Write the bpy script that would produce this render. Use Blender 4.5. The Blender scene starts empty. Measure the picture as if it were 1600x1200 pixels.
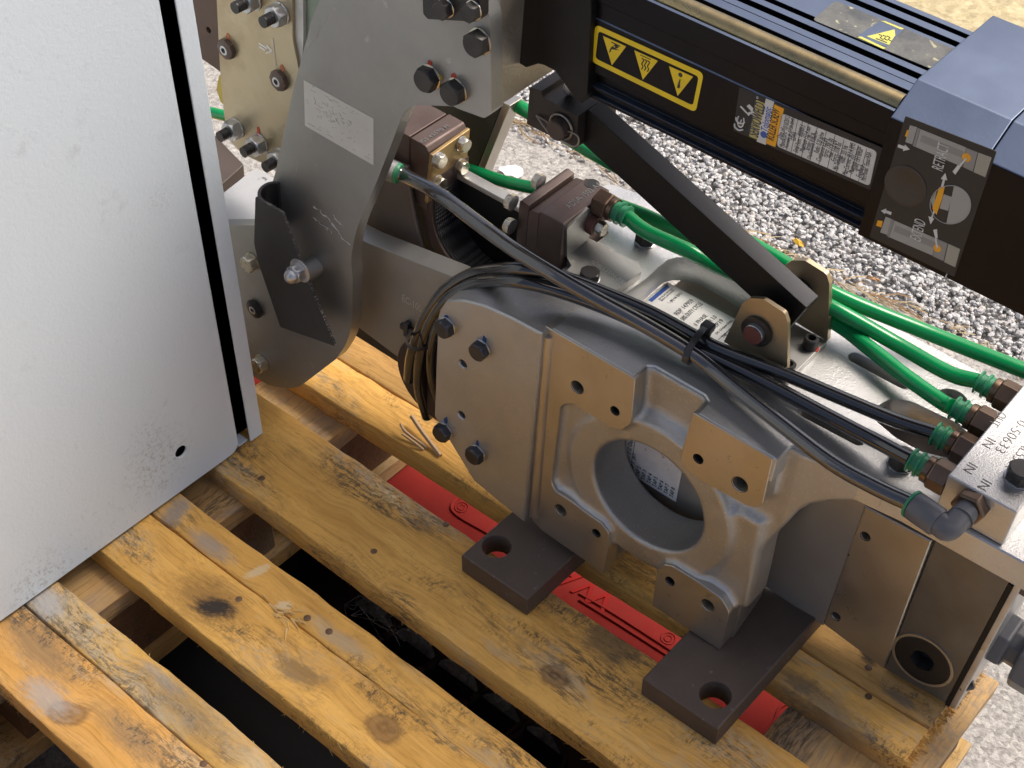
import bpy, bmesh, math, random
import numpy as np
from mathutils import Vector, Matrix
from mathutils.geometry import tessellate_polygon
random.seed(7); rng = np.random.default_rng(7)
S = bpy.context.scene
COL = S.collection

# ------------------------------------------------------------------ camera, sky, sun, exposure
F_PX = 2309.98; CAM = np.array([0.0, 0.0, 1.09])
RC = np.array([[0.75684511, 0.65359223, 0.00163598],
               [0.44957094, -0.51877292, -0.72715929],
               [-0.47441696, 0.55108244, -0.68646682]])      # world -> camera (x right, y down, z forward)
cam = bpy.data.cameras.new('camera'); cam.sensor_width = 36; cam.lens = F_PX / 1600 * 36
cam.clip_start = .02; cam.clip_end = 400
co = bpy.data.objects.new('camera', cam); COL.objects.link(co)
mw = (RC.T @ np.diag([1, -1, -1]))
co.matrix_world = Matrix.Translation(CAM.tolist()) @ Matrix(mw.tolist()).to_4x4()
S.camera = co
SUN_EL, SUN_AZ = math.radians(55), math.radians(30)     # azimuth from +Y towards +X
world = bpy.data.worlds.new('World'); S.world = world; world.use_nodes = True
wn = world.node_tree
for n_ in list(wn.nodes): wn.nodes.remove(n_)
sky = wn.nodes.new('ShaderNodeTexSky'); sky.sky_type = 'NISHITA'; sky.sun_disc = False
sky.sun_elevation = SUN_EL; sky.sun_rotation = SUN_AZ; sky.air_density = .6; sky.dust_density = 7.0; sky.ozone_density = .6
bg = wn.nodes.new('ShaderNodeBackground'); bg.inputs[1].default_value = .13
wo = wn.nodes.new('ShaderNodeOutputWorld')
wn.links.new(sky.outputs[0], bg.inputs[0]); wn.links.new(bg.outputs[0], wo.inputs[0])
sun = bpy.data.lights.new('sun', 'SUN'); sun.energy = 1.5; sun.angle = math.radians(28); sun.color = (1, .95, .87)
so = bpy.data.objects.new('sun', sun); COL.objects.link(so)
sd = Vector((math.sin(SUN_AZ) * math.cos(SUN_EL), math.cos(SUN_AZ) * math.cos(SUN_EL), math.sin(SUN_EL)))
so.rotation_euler = sd.to_track_quat('Z', 'Y').to_euler(); so.location = sd * 5
S.view_settings.view_transform = 'Standard'; S.view_settings.look = 'None'
S.view_settings.gamma = 1; S.view_settings.use_curve_mapping = False
S.view_settings.exposure = .66

# ------------------------------------------------------------------ measuring helpers
GW = np.array([[0.998, -0.0307, 0.0555], [0.0294, 0.9993, 0.0251], [-0.0563, -0.0234, 0.9981]])
GW, _ = np.linalg.qr(GW); GW = GW * np.sign(np.diag(GW))     # axes of the weld gun: u along, n away, v up
def ray(x, y): return RC.T @ np.array([(x - 800) / F_PX, (y - 600) / F_PX, 1.0])
def W(px, py, **k):
    d = ray(px, py); (a, val), = k.items(); i = 'xyz'.index(a)
    return CAM + d * ((val - CAM[i]) / d[i])
ORG = W(1124, 1016, z=.0257)
CL = (CAM - ORG) @ GW
def G(x, y, **k):
    d = ray(x, y) @ GW; (a, val), = k.items(); i = 'unv'.index(a)
    return CL + d * ((val - CL[i]) / d[i])
def Pn(pts, n): return [tuple(G(x, y, n=n)[[0, 2]]) for x, y in pts]
def Pv(pts, v): return [tuple(G(x, y, v=v)[[0, 1]]) for x, y in pts]
def Pu(pts, u): return [tuple(G(x, y, u=u)[[1, 2]]) for x, y in pts]
MN = lambda a, b, t: (a, t, b)
MV = lambda a, b, t: (a, b, t)
MU = lambda a, b, t: (t, a, b)

# ------------------------------------------------------------------ mesh builder
def rpoly(pts, r, seg=5):
    out = []; N = len(pts)
    for i in range(N):
        ri = r[i] if isinstance(r, (list, tuple)) else r
        p = np.array(pts[i]); a = np.array(pts[i - 1]) - p; b = np.array(pts[(i + 1) % N]) - p
        la, lb = np.linalg.norm(a), np.linalg.norm(b)
        if ri <= 0 or la < 1e-9 or lb < 1e-9: out.append(tuple(p)); continue
        a /= la; b /= lb
        ang = math.acos(max(-1, min(1, a @ b)))
        d = min(ri / max(math.tan(ang / 2), 1e-4), la * .48, lb * .48)
        p0, p1 = p + a * d, p + b * d
        for k in range(seg + 1):
            t = k / seg
            q = (1 - t) ** 2 * p0 + 2 * t * (1 - t) * p + t * t * p1
            out.append(tuple(q))
    return out
def circ(cx, cy, r, seg=24, ry=None):
    ry = ry or r
    return [(cx + r * math.cos(2 * math.pi * k / seg), cy + ry * math.sin(2 * math.pi * k / seg)) for k in range(seg)]
def catmull(pts, sub=8):
    P = [np.array(p, float) for p in pts]; P = [2 * P[0] - P[1]] + P + [2 * P[-1] - P[-2]]
    out = []
    for i in range(1, len(P) - 2):
        for k in range(sub):
            t = k / sub; a, b, c, d = P[i - 1:i + 3]
            out.append(.5 * (2 * b + (c - a) * t + (2 * a - 5 * b + 4 * c - d) * t * t + (3 * b - a - 3 * c + d) * t ** 3))
    out.append(P[-2]); return out

class M:
    def __init__(s): s.v = []; s.f = []; s.m = []; s.holes = False
    def add(s, v, f, m=0):
        o = len(s.v); s.v += [tuple(map(float, p)) for p in v]
        s.f += [tuple(i + o for i in q) for q in f]; s.m += [m] * len(f); return s
    def prism(s, outer, t0, t1, mp=MN, holes=(), m=0, mw=None, ch=0):
        def clean(l):
            l = [np.array(p, float) for p in l]; o = [p for k, p in enumerate(l) if np.linalg.norm(p - l[k - 1]) > 1e-6]
            ar = sum(o[k - 1][0] * o[k][1] - o[k][0] * o[k - 1][1] for k in range(len(o))); return o if ar > 0 else o[::-1]
        loops = [clean(outer)] + [clean(h) for h in holes]
        def off(l, d):
            r = []
            for k in range(len(l)):
                a = l[k] - l[k - 1]; b = l[(k + 1) % len(l)] - l[k]; a = a / np.linalg.norm(a); b = b / np.linalg.norm(b)
                n = np.array([-a[1] - b[1], a[0] + b[0]]); q = n @ n; n = n * (2 / max(q, 1.0)) * d if q > 1e-9 else np.zeros(2); r.append(l[k] + n * 1.0)
            return r
        if ch:
            ins = [off(loops[0], ch)] + [off(l, -ch * .6) for l in loops[1:]]; c = ch if t1 > t0 else -ch
            layers = [(ins, t0), (loops, t0 + c), (loops, t1 - c), (ins, t1)]
        else: layers = [(loops, t0), (loops, t1)]
        n = sum(len(l) for l in loops); o0 = len(s.v); f = []
        for L, t in layers: s.v += [tuple(map(float, mp(p[0], p[1], t))) for l in L for p in l]
        for L, base in ((layers[0][0], 0), (layers[-1][0], n * (len(layers) - 1))):
            tri = tessellate_polygon([[Vector((p[0], p[1], 0)) for p in l] for l in L])
            f += [tuple(o0 + base + k for k in t) for t in tri]
        nc = len(f)
        for q in range(len(layers) - 1):
            o = 0
            for l in loops:
                for k in range(len(l)):
                    a, b = o0 + q * n + o + k, o0 + q * n + o + (k + 1) % len(l); f.append((a, b, b + n, a + n))
                o += len(l)
        s.f += f; s.m += [m] * nc + [m if mw is None else mw] * (len(f) - nc); s.holes = s.holes or len(holes) > 0; return s
    def box(s, a, b, m=0):
        (x0, y0, z0), (x1, y1, z1) = a, b
        v = [(x, y, z) for x in (x0, x1) for y in (y0, y1) for z in (z0, z1)]
        return s.add(v, [(0, 1, 3, 2), (4, 6, 7, 5), (0, 4, 5, 1), (2, 3, 7, 6), (0, 2, 6, 4), (1, 5, 7, 3)], m)
    def hexa(s, bot, top, m=0):
        n = len(bot); v = list(bot) + list(top)
        return s.add(v, [tuple(range(n)), tuple(range(n, 2 * n))] + [(i, (i + 1) % n, (i + 1) % n + n, i + n) for i in range(n)], m)
    def lathe(s, prof, o, ax, seg=24, m=0, cap=True, ph=0):
        o = np.array(o, float); ax = np.array(ax, float); ax /= np.linalg.norm(ax)
        e = np.cross(ax, [0, 0, 1.0]) if abs(ax[2]) < .9 else np.cross(ax, [1.0, 0, 0])
        e /= np.linalg.norm(e); g = np.cross(ax, e)
        v = []
        for r, t in prof:
            for k in range(seg):
                a = 2 * math.pi * k / seg + ph
                v.append(o + ax * t + r * (math.cos(a) * e + math.sin(a) * g))
        f = [(i * seg + k, i * seg + (k + 1) % seg, (i + 1) * seg + (k + 1) % seg, (i + 1) * seg + k) for i in range(len(prof) - 1) for k in range(seg)]
        if cap: f += [tuple(range(seg)), tuple(range((len(prof) - 1) * seg, len(prof) * seg))]
        return s.add(v, f, m)
    def cyl(s, p0, p1, r, seg=20, m=0, ch=0):
        p0, p1 = np.array(p0, float), np.array(p1, float); L = np.linalg.norm(p1 - p0)
        pr = [(r, 0), (r, L)] if not ch else [(r - ch, 0), (r, ch), (r, L - ch), (r - ch, L)]
        return s.lathe(pr, p0, p1 - p0, seg, m)
    def tube(s, pts, r, seg=12, m=0):
        P = [np.array(p, float) for p in pts]; n = len(P); v = []; e = None
        for i in range(n):
            t = P[min(i + 1, n - 1)] - P[max(i - 1, 0)]; t /= np.linalg.norm(t) + 1e-12
            if e is None: e = np.cross(t, [0, 0, 1.0]) if abs(t[2]) < .9 else np.cross(t, [1.0, 0, 0])
            e = e - t * (e @ t); e /= np.linalg.norm(e); g = np.cross(t, e)
            ri = r[i] if isinstance(r, (list, np.ndarray)) else r
            for k in range(seg):
                a = 2 * math.pi * k / seg; v.append(P[i] + ri * (math.cos(a) * e + math.sin(a) * g))
        f = [(i * seg + k, i * seg + (k + 1) % seg, (i + 1) * seg + (k + 1) % seg, (i + 1) * seg + k) for i in range(n - 1) for k in range(seg)]
        f += [tuple(range(seg)), tuple(range((n - 1) * seg, n * seg))]
        return s.add(v, f, m)
    def mesh(s, name, mats, smooth=35, center=True, fix=True):
        V = np.array(s.v); c = (V.min(0) + V.max(0)) / 2 if center else np.zeros(3)
        me = bpy.data.meshes.new(name); me.from_pydata((V - c).tolist(), [], s.f)
        for mt in (mats if isinstance(mats, (list, tuple)) else [mats]): me.materials.append(mt)
        me.polygons.foreach_set('material_index', s.m)
        if fix:
            b = bmesh.new(); b.from_mesh(me); bmesh.ops.recalc_face_normals(b, faces=b.faces); b.to_mesh(me); b.free()
        me.polygons.foreach_set('use_smooth', [smooth > 0] * len(me.polygons))
        if smooth > 0: me.set_sharp_from_angle(angle=math.radians(smooth))
        me.update(); return me, c

def tint_top(o, mt):  # gives upward faces a lighter material, sky light painted into the colour
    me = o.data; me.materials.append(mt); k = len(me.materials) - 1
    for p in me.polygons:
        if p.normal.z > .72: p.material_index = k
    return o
def put(name, me, parent=None, loc=(0, 0, 0), rot=None, label=None, cat=None, group=None, kind=None):
    o = bpy.data.objects.new(name, me); COL.objects.link(o)
    o.parent = parent; o.location = loc
    if rot is not None: o.rotation_euler = rot
    for k, val in (('label', label), ('category', cat), ('group', group), ('kind', kind)):
        if val: o[k] = val
    return o
def obj(name, m, mats, parent=None, bevel=0, seg=2, smooth=35, base=None, **k):
    """parts share their parent's coordinates: location is the part's middle minus the parent's own middle"""
    if m.holes: bevel = 0
    me, c = m.mesh(name, mats, smooth)
    off = np.array(parent.get('_c', (0, 0, 0))) if parent is not None else np.zeros(3)
    o = put(name, me, parent, tuple(c - off), **k)
    o['_c'] = [float(x) for x in c]
    if bevel:
        b = o.modifiers.new('bevel', 'BEVEL'); b.width = bevel; b.segments = seg; b.limit_method = 'ANGLE'
        b.angle_limit = math.radians(28)
        if smooth > 0: w = o.modifiers.new('weighted_normal', 'WEIGHTED_NORMAL'); w.weight = 100; w.keep_sharp = False
    return o
def at(parent, p): return tuple(np.array(p, float) - np.array(parent.get('_c', (0, 0, 0))))

# ------------------------------------------------------------------ materials
def mat(name, col, rough=.5, metal=0, spec=.5, var=None, vs=8, bump=0, bs=60, rvar=0, speck=None, stretch=(1, 1, 1), coat=0, bumpdet=4, stain=None):
    m = bpy.data.materials.new(name); m.use_nodes = True; t = m.node_tree; N = t.nodes; L = t.links
    p = N['Principled BSDF']; p.inputs['Roughness'].default_value = rough; p.inputs['Metallic'].default_value = metal
    p.inputs['Specular IOR Level'].default_value = spec; p.inputs['Coat Weight'].default_value = coat
    p.inputs['Base Color'].default_value = (*col, 1)
    tc = N.new('ShaderNodeTexCoord'); mp = N.new('ShaderNodeMapping'); mp.inputs['Scale'].default_value = stretch
    L.new(tc.outputs['Object'], mp.inputs[0])
    oi = N.new('ShaderNodeObjectInfo')
    def noise(s, d=5, r=.6):
        n = N.new('ShaderNodeTexNoise'); n.noise_dimensions = '4D'; n.inputs['Scale'].default_value = s
        n.inputs['Detail'].default_value = d; n.inputs['Roughness'].default_value = r
        mu = N.new('ShaderNodeMath'); mu.operation = 'MULTIPLY'; mu.inputs[1].default_value = 37
        L.new(oi.outputs['Random'], mu.inputs[0]); L.new(mu.outputs[0], n.inputs['W'])
        L.new(mp.outputs[0], n.inputs[0]); return n.outputs[0]
    def ramp(src, a, b):
        r = N.new('ShaderNodeMapRange'); r.inputs[1].default_value = a; r.inputs[2].default_value = b; r.clamp = True
        L.new(src, r.inputs[0]); return r.outputs[0]
    def mix(fac, a, b):
        x = N.new('ShaderNodeMix'); x.data_type = 'RGBA'
        L.new(fac, x.inputs[0])
        for i, q in ((6, a), (7, b)):
            if isinstance(q, tuple): x.inputs[i].default_value = (*q, 1)
            else: L.new(q, x.inputs[i])
        return x.outputs[2]
    c = None
    if var: c = mix(ramp(noise(vs), .35, .65), tuple(col), tuple(var))
    if speck: c = mix(ramp(noise(speck[1], 2, .5), speck[2], speck[2] + .06), c if c is not None else tuple(col), tuple(speck[0]))
    if stain: c = mix(ramp(noise(stain[1], 6, .65), stain[2], stain[2] + .2), c if c is not None else tuple(col), tuple(stain[0]))
    if c is not None: L.new(c, p.inputs['Base Color'])
    if rvar:
        r = N.new('ShaderNodeMapRange'); r.inputs[1].default_value = .3; r.inputs[2].default_value = .7
        r.inputs[3].default_value = max(.05, rough - rvar); r.inputs[4].default_value = min(1, rough + rvar)
        L.new(noise(vs * 2.3), r.inputs[0]); L.new(r.outputs[0], p.inputs['Roughness'])
    if bump:
        b = N.new('ShaderNodeBump'); b.inputs['Strength'].default_value = bump; b.inputs['Distance'].default_value = .002
        L.new(noise(bs, bumpdet), b.inputs['Height']); L.new(b.outputs[0], p.inputs['Normal'])
    m['_'] = 0
    return m
A = {}
A['cast'] = mat('cast_aluminium', (.47, .468, .455), .43, .88, var=(.38, .378, .365), vs=9, bump=.3, bs=800, rvar=.08, speck=((.48, .47, .45), 420, .60))
A['mach'] = mat('machined_aluminium', (.52, .485, .43), .34, .9, var=(.44, .41, .36), vs=14, bump=.08, bs=900, rvar=.07, speck=((.34, .32, .28), 160, .68))
A['plate'] = mat('grey_plate', (.37, .368, .352), .42, .8, var=(.30, .297, .282), vs=7, bump=.1, bs=500, rvar=.1, speck=((.40, .385, .36), 110, .69))
A['toppl'] = mat('blasted_aluminium', (.56, .56, .55), .38, .82, var=(.44, .44, .43), vs=10, bump=.25, bs=600, rvar=.1, speck=((.48, .48, .47), 420, .60))
A['gold'] = mat('yellow_passivated_steel', (.50, .43, .30), .38, .85, var=(.42, .34, .22), vs=9, bump=.04, bs=500, rvar=.1, stain=((.27, .19, .10), 5, .50))
A['zinc'] = mat('zinc_plated_steel', (.62, .59, .50), .3, .95, var=(.5, .46, .36), vs=60, rvar=.1)
A['zincgrey'] = mat('dull_zinc', (.55, .55, .55), .36, .9, var=(.44, .44, .45), vs=50, rvar=.1)
A['oxide'] = mat('black_oxide_steel', (.035, .034, .034), .38, .55, var=(.055, .05, .046), vs=60, bump=.05, bs=300)
A['bluebolt'] = mat('blued_steel', (.075, .08, .095), .34, .8, var=(.05, .05, .055), vs=60)
A['bar'] = mat('blackened_steel_bar', (.098, .074, .060), .55, .2, var=(.072, .052, .042), vs=12, bump=.12, bs=160, rvar=.1, speck=((.14, .13, .125), 150, .67), stain=((.085, .05, .036), 14, .56))
A['brown'] = mat('browned_copper', (.125, .092, .080), .48, .45, var=(.085, .055, .046), vs=18, bump=.08, bs=300, rvar=.1, stain=((.12, .05, .035), 18, .6))
A['bronze'] = mat('aged_brass', (.40, .28, .11), .42, .5, var=(.25, .16, .08), vs=22, rvar=.1, stretch=(1, 4, 1))
A['brass'] = mat('dark_brass_fitting', (.20, .135, .09), .36, .8, var=(.13, .085, .06), vs=40, rvar=.1)
A['rod'] = mat('brass_rod', (.46, .36, .19), .3, 1, var=(.36, .28, .14), vs=30, bump=.05, bs=300, rvar=.1, stain=((.15, .10, .06), 30, .62))
A['skytop'] = mat('sky_tinted_anodised_top', (.165, .205, .28), .36, .95, .5, var=(.135, .17, .235), vs=7, rvar=.08, bump=.04, bs=500, speck=((.26, .29, .34), 60, .72))  # bluish lighter copy of the anodising: sky reflection put into the colour
A['skybar'] = mat('sky_tinted_black_paint', (.060, .062, .066), .5, .3, var=(.05, .051, .055), vs=9, bump=.06, bs=600)  # lighter copy of the bar's black paint, skylight on its top painted in
A['anod'] = mat('black_anodised', (.017, .0165, .019), .34, .9, .5, var=(.013, .0125, .015), vs=6, rvar=.05, bump=.04, bs=500)
A['paintblk'] = mat('satin_black_paint', (.006, .006, .0065), .42, 0, .25, bump=.06, bs=600, rvar=.05)
A['rubber'] = mat('black_rubber_sheet', (.022, .021, .021), .42, 0, .5, var=(.03, .029, .028), vs=14, bump=.05, bs=200, rvar=.08)
A['edgerub'] = mat('frayed_rubber_edge', (.22, .20, .18), .8, 0, var=(.05, .05, .05), vs=180, bump=.4, bs=300)
A['hose'] = mat('black_hose', (.011, .011, .0115), .22, 0, .8, rvar=.06, bump=.05, bs=150, coat=.6)
A['smoke'] = mat('smoky_hose', (.030, .030, .031), .18, 0, .9, rvar=.05, bump=.05, bs=150, coat=1)
A['green'] = mat('green_tube', (.003, .27, .075), .2, 0, .55, var=(.003, .22, .062), vs=20, rvar=.04)
A['collar'] = mat('green_collar', (.03, .23, .11), .4, 0, var=(.02, .18, .08), vs=60)
A['elbow'] = mat('grey_plastic', (.11, .112, .12), .42, 0, var=(.095, .097, .105), vs=30)
A['tie'] = mat('black_nylon', (.03, .028, .027), .38)
A['yellow'] = mat('yellow_print', (.80, .58, .01), .45, var=(.70, .51, .01), vs=80)
A['orange'] = mat('orange_print', (.72, .33, .01), .45)
A['white'] = mat('white_print', (.60, .60, .57), .45, var=(.5, .5, .48), vs=60)
A['lgrey'] = mat('light_grey_print', (.30, .30, .28), .45)
A['grey'] = mat('grey_print', (.22, .22, .21), .45)
A['ink'] = mat('black_ink', (.02, .02, .022), .5)
A['blue'] = mat('blue_print', (.03, .09, .35), .45)
A['label'] = mat('worn_label', (.78, .78, .76), .42, .0, var=(.62, .62, .61), vs=40, speck=((.3, .2, .2), 120, .66))
A['paper'] = mat('off_white_sticker', (.56, .56, .52), .55, 0, var=(.49, .49, .45), vs=18, speck=((.30, .29, .27), 150, .66))
A['stamp'] = mat('stamped_mark', (.20, .198, .19), .6, .5)
A['scratch'] = mat('bright_scratch', (.62, .62, .6), .4, .8)
A['scratch2'] = mat('grey_scratch', (.42, .42, .41), .5, .5)
A['redmark'] = mat('red_paint_mark', (.42, .04, .02), .5)
A['ormark'] = mat('rust_orange_mark', (.38, .12, .05), .55)
A['bluemark'] = mat('blue_paint_mark', (.01, .05, .16), .5)
A['yelmark'] = mat('yellow_paint_mark', (.5, .34, .03), .5)
A['cab'] = mat('textured_grey_paint', (.60, .675, .725), .40, 0, .5, var=(.58, .655, .71), vs=3, bump=.16, bs=330, bumpdet=2, stain=((.48, .51, .53), 14, .72))
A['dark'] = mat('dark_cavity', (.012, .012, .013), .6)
A['redpl'] = mat('red_plastic', (.215, .020, .016), .85, 0, .12, var=(.17, .015, .012), vs=12, bump=.12, bs=120, rvar=.08)
A['blkpl'] = mat('black_plastic', (.008, .008, .009), .4, 0, .4)
A['nail'] = mat('rusted_nail', (.085, .045, .025), .6, .2, var=(.16, .09, .045), vs=120)
A['web'] = mat('cobweb_thread', (.12, .12, .12), .7)
A['thread'] = mat('dark_thread', (.10, .085, .06), .55, .6)

def smudge(m, spots):
    t = m.node_tree; N = t.nodes; L = t.links; p = N['Principled BSDF']; src = p.inputs['Base Color'].links[0].from_socket
    g = N.new('ShaderNodeNewGeometry'); acc = src
    for (c, r, sc, lo, col, amt) in spots:
        a = N.new('ShaderNodeVectorMath'); a.operation = 'DISTANCE'; L.new(g.outputs['Position'], a.inputs[0]); a.inputs[1].default_value = c
        f = N.new('ShaderNodeMapRange'); f.inputs[1].default_value = r; f.inputs[2].default_value = r * .15; L.new(a.outputs['Value'], f.inputs[0])
        n = N.new('ShaderNodeTexNoise'); n.inputs['Scale'].default_value = sc; n.inputs['Detail'].default_value = 6; n.inputs['Roughness'].default_value = .75; L.new(g.outputs['Position'], n.inputs[0])
        q = N.new('ShaderNodeMapRange'); q.inputs[1].default_value = lo; q.inputs[2].default_value = lo + .14; L.new(n.outputs[0], q.inputs[0])
        k = N.new('ShaderNodeMath'); k.operation = 'MULTIPLY'; L.new(f.outputs[0], k.inputs[0]); L.new(q.outputs[0], k.inputs[1])
        k2 = N.new('ShaderNodeMath'); k2.operation = 'MULTIPLY'; L.new(k.outputs[0], k2.inputs[0]); k2.inputs[1].default_value = amt
        x = N.new('ShaderNodeMix'); x.data_type = 'RGBA'; L.new(k2.outputs[0], x.inputs[0]); L.new(acc, x.inputs[6]); x.inputs[7].default_value = (*col, 1); acc = x.outputs[2]
    L.new(acc, p.inputs['Base Color'])
SM = (.15, .145, .13)
smudge(A['cab'], [(tuple(W(248, 725, x=-.8975)), .05, 260, .50, SM, .6), (tuple(W(235, 690, x=-.8975)), .04, 300, .52, SM, .5), (tuple(W(60, 915, x=-.8975)), .05, 240, .50, SM, .6), (tuple(W(200, 790, x=-.8975)), .06, 200, .56, SM, .5),
    (tuple(W(120, 860, x=-.8975)), .07, 160, .58, SM, .5), (tuple(W(250, 312, x=-.8975)), .02, 400, .52, SM, .5), (tuple(W(180, 640, x=-.8975)), .16, 60, .60, (.30, .31, .32), .4), (tuple(W(90, 300, x=-.8975)), .30, 25, .58, (.33, .36, .38), .35), (tuple(W(60, 60, x=-.8975)), .15, 90, .60, (.30, .31, .32), .4)])
# ------------------------------------------------------------------ setting: ground
GZ = -.33
def ground_mat(name, c1, c2, c3, sc, bump, warm=None):
    m = bpy.data.materials.new(name); m.use_nodes = True; t = m.node_tree; N = t.nodes; L = t.links; p = N['Principled BSDF']
    p.inputs['Roughness'].default_value = .85
    tc = N.new('ShaderNodeTexCoord')
    vo = N.new('ShaderNodeTexVoronoi'); vo.inputs['Scale'].default_value = sc; L.new(tc.outputs['Object'], vo.inputs[0])
    n1 = N.new('ShaderNodeTexNoise'); n1.inputs['Scale'].default_value = sc * .9; n1.inputs['Detail'].default_value = 6; n1.inputs['Roughness'].default_value = .7
    L.new(tc.outputs['Object'], n1.inputs[0])
    n2 = N.new('ShaderNodeTexNoise'); n2.inputs['Scale'].default_value = 5; n2.inputs['Detail'].default_value = 6; L.new(tc.outputs['Object'], n2.inputs[0])
    sep = N.new('ShaderNodeSeparateColor'); L.new(vo.outputs['Color'], sep.inputs[0])
    r1 = N.new('ShaderNodeValToRGB'); L.new(sep.outputs[0], r1.inputs[0])
    e = r1.color_ramp.elements; e[0].color = (*c1, 1); e[1].color = (*c3, 1); k = e.new(.5); k.color = (*c2, 1)
    mx = N.new('ShaderNodeMix'); mx.data_type = 'RGBA'; mx.inputs[0].default_value = .55
    r2 = N.new('ShaderNodeValToRGB'); L.new(n1.outputs[0], r2.inputs[0]); e = r2.color_ramp.elements
    e[0].position = .33; e[1].position = .68; e[0].color = (*c1, 1); e[1].color = (*c3, 1)
    L.new(r1.outputs[0], mx.inputs[6]); L.new(r2.outputs[0], mx.inputs[7])
    m2 = N.new('ShaderNodeMix'); m2.data_type = 'RGBA'; m2.blend_type = 'MULTIPLY'; m2.inputs[0].default_value = .35
    L.new(mx.outputs[2], m2.inputs[6]); L.new(n2.outputs[0], m2.inputs[7])
    m3 = N.new('ShaderNodeMix'); m3.data_type = 'RGBA'; m3.blend_type = 'MULTIPLY'; m3.inputs[0].default_value = 1 if warm else 0
    L.new(m2.outputs[2], m3.inputs[6]); m3.inputs[7].default_value = (*(warm or (1, 1, 1)), 1)
    L.new(m3.outputs[2], p.inputs['Base Color'])
    b = N.new('ShaderNodeBump'); b.inputs['Strength'].default_value = bump; b.inputs['Distance'].default_value = .004
    L.new(n1.outputs[0], b.inputs['Height']); L.new(b.outputs[0], p.inputs['Normal'])
    return m
A['conc'] = ground_mat('exposed_aggregate_concrete', (.19, .18, .165), (.45, .43, .395), (.70, .675, .62), 170, .9)
A['tan'] = ground_mat('tan_pavement', (.36, .31, .20), (.62, .55, .38), (.74, .66, .47), 75, .5, (1, .95, .8))
A['dirt'] = ground_mat('dark_bedding', (.20, .195, .19), (.30, .29, .28), (.42, .41, .39), 160, .8)
GY0, GY1 = 1.637, 2.02
def sheet(name, x0, y0, x1, y1, z, mt):
    m = M().add([(x0, y0, z), (x1, y0, z), (x1, y1, z), (x0, y1, z)], [(0, 1, 2, 3)]); me, c = m.mesh(name, mt)
    return put(name, me, None, tuple(c), kind='structure')
sheet('concrete_pavement', -60, -60, 60, GY0, GZ, A['conc'])
sheet('gravel_bed', -60, GY0, 60, GY1, GZ - .012, A['dirt'])
sheet('tan_pavement', -60, GY1, 60, 90, GZ + .002, A['tan'])
# gravel stones: real pebbles, far too many to count
def stones():
    b = bmesh.new(); bmesh.ops.create_icosphere(b, subdivisions=1, radius=1)
    bv = np.array([v.co[:] for v in b.verts]); bf = np.array([[v.index for v in f.verts] for f in b.faces]); b.free()
    V = []; Fc = []; mi = []; o = 0
    X0, X1 = -2.6, .35
    area = (X1 - X0) * (GY1 - GY0)
    n = 34000
    for i in range(n):
        r = rng.uniform(.0024, .0056) * (1.25 if i % 9 == 0 else 1)
        sc = r * rng.uniform(.65, 1.25, 3); sc[2] *= .75
        q = bv * (1 + rng.uniform(-.22, .22, (len(bv), 1)))
        a = rng.uniform(0, 6.28); ca, sa = math.cos(a), math.sin(a)
        tl = rng.uniform(-.5, .5)
        q = q * sc
        q = q @ np.array([[ca, sa, 0], [-sa, ca, 0], [0, 0, 1]]) @ np.array([[1, 0, 0], [0, math.cos(tl), math.sin(tl)], [0, -math.sin(tl), math.cos(tl)]])
        edge = rng.uniform(0, 1)
        y = GY0 + rng.uniform(.0, 1) * (GY1 - GY0) if edge > .02 else GY0 - rng.uniform(0, .02)
        q = q + [rng.uniform(X0, X1), y, GZ - .006 + rng.uniform(0, .010)]
        V.append(q); Fc.append(bf + o); o += len(bv); mi += [int(rng.choice(4, p=[.42, .28, .18, .12]))] * len(bf)
    m = bpy.data.meshes.new('gravel'); m.from_pydata(np.vstack(V).tolist(), [], np.vstack(Fc).tolist())
    for c in ((.62, .62, .61), (.52, .52, .515), (.40, .40, .40), (.57, .54, .50)):
        m.materials.append(mat('pebble', c, .8, 0, .3, var=tuple(x * .7 for x in c), vs=120, bump=.3, bs=300))
    m.polygons.foreach_set('material_index', mi)
    put('gravel', m, kind='stuff', label='loose grey and white gravel strip behind the concrete', cat='gravel')
stones()
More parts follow.
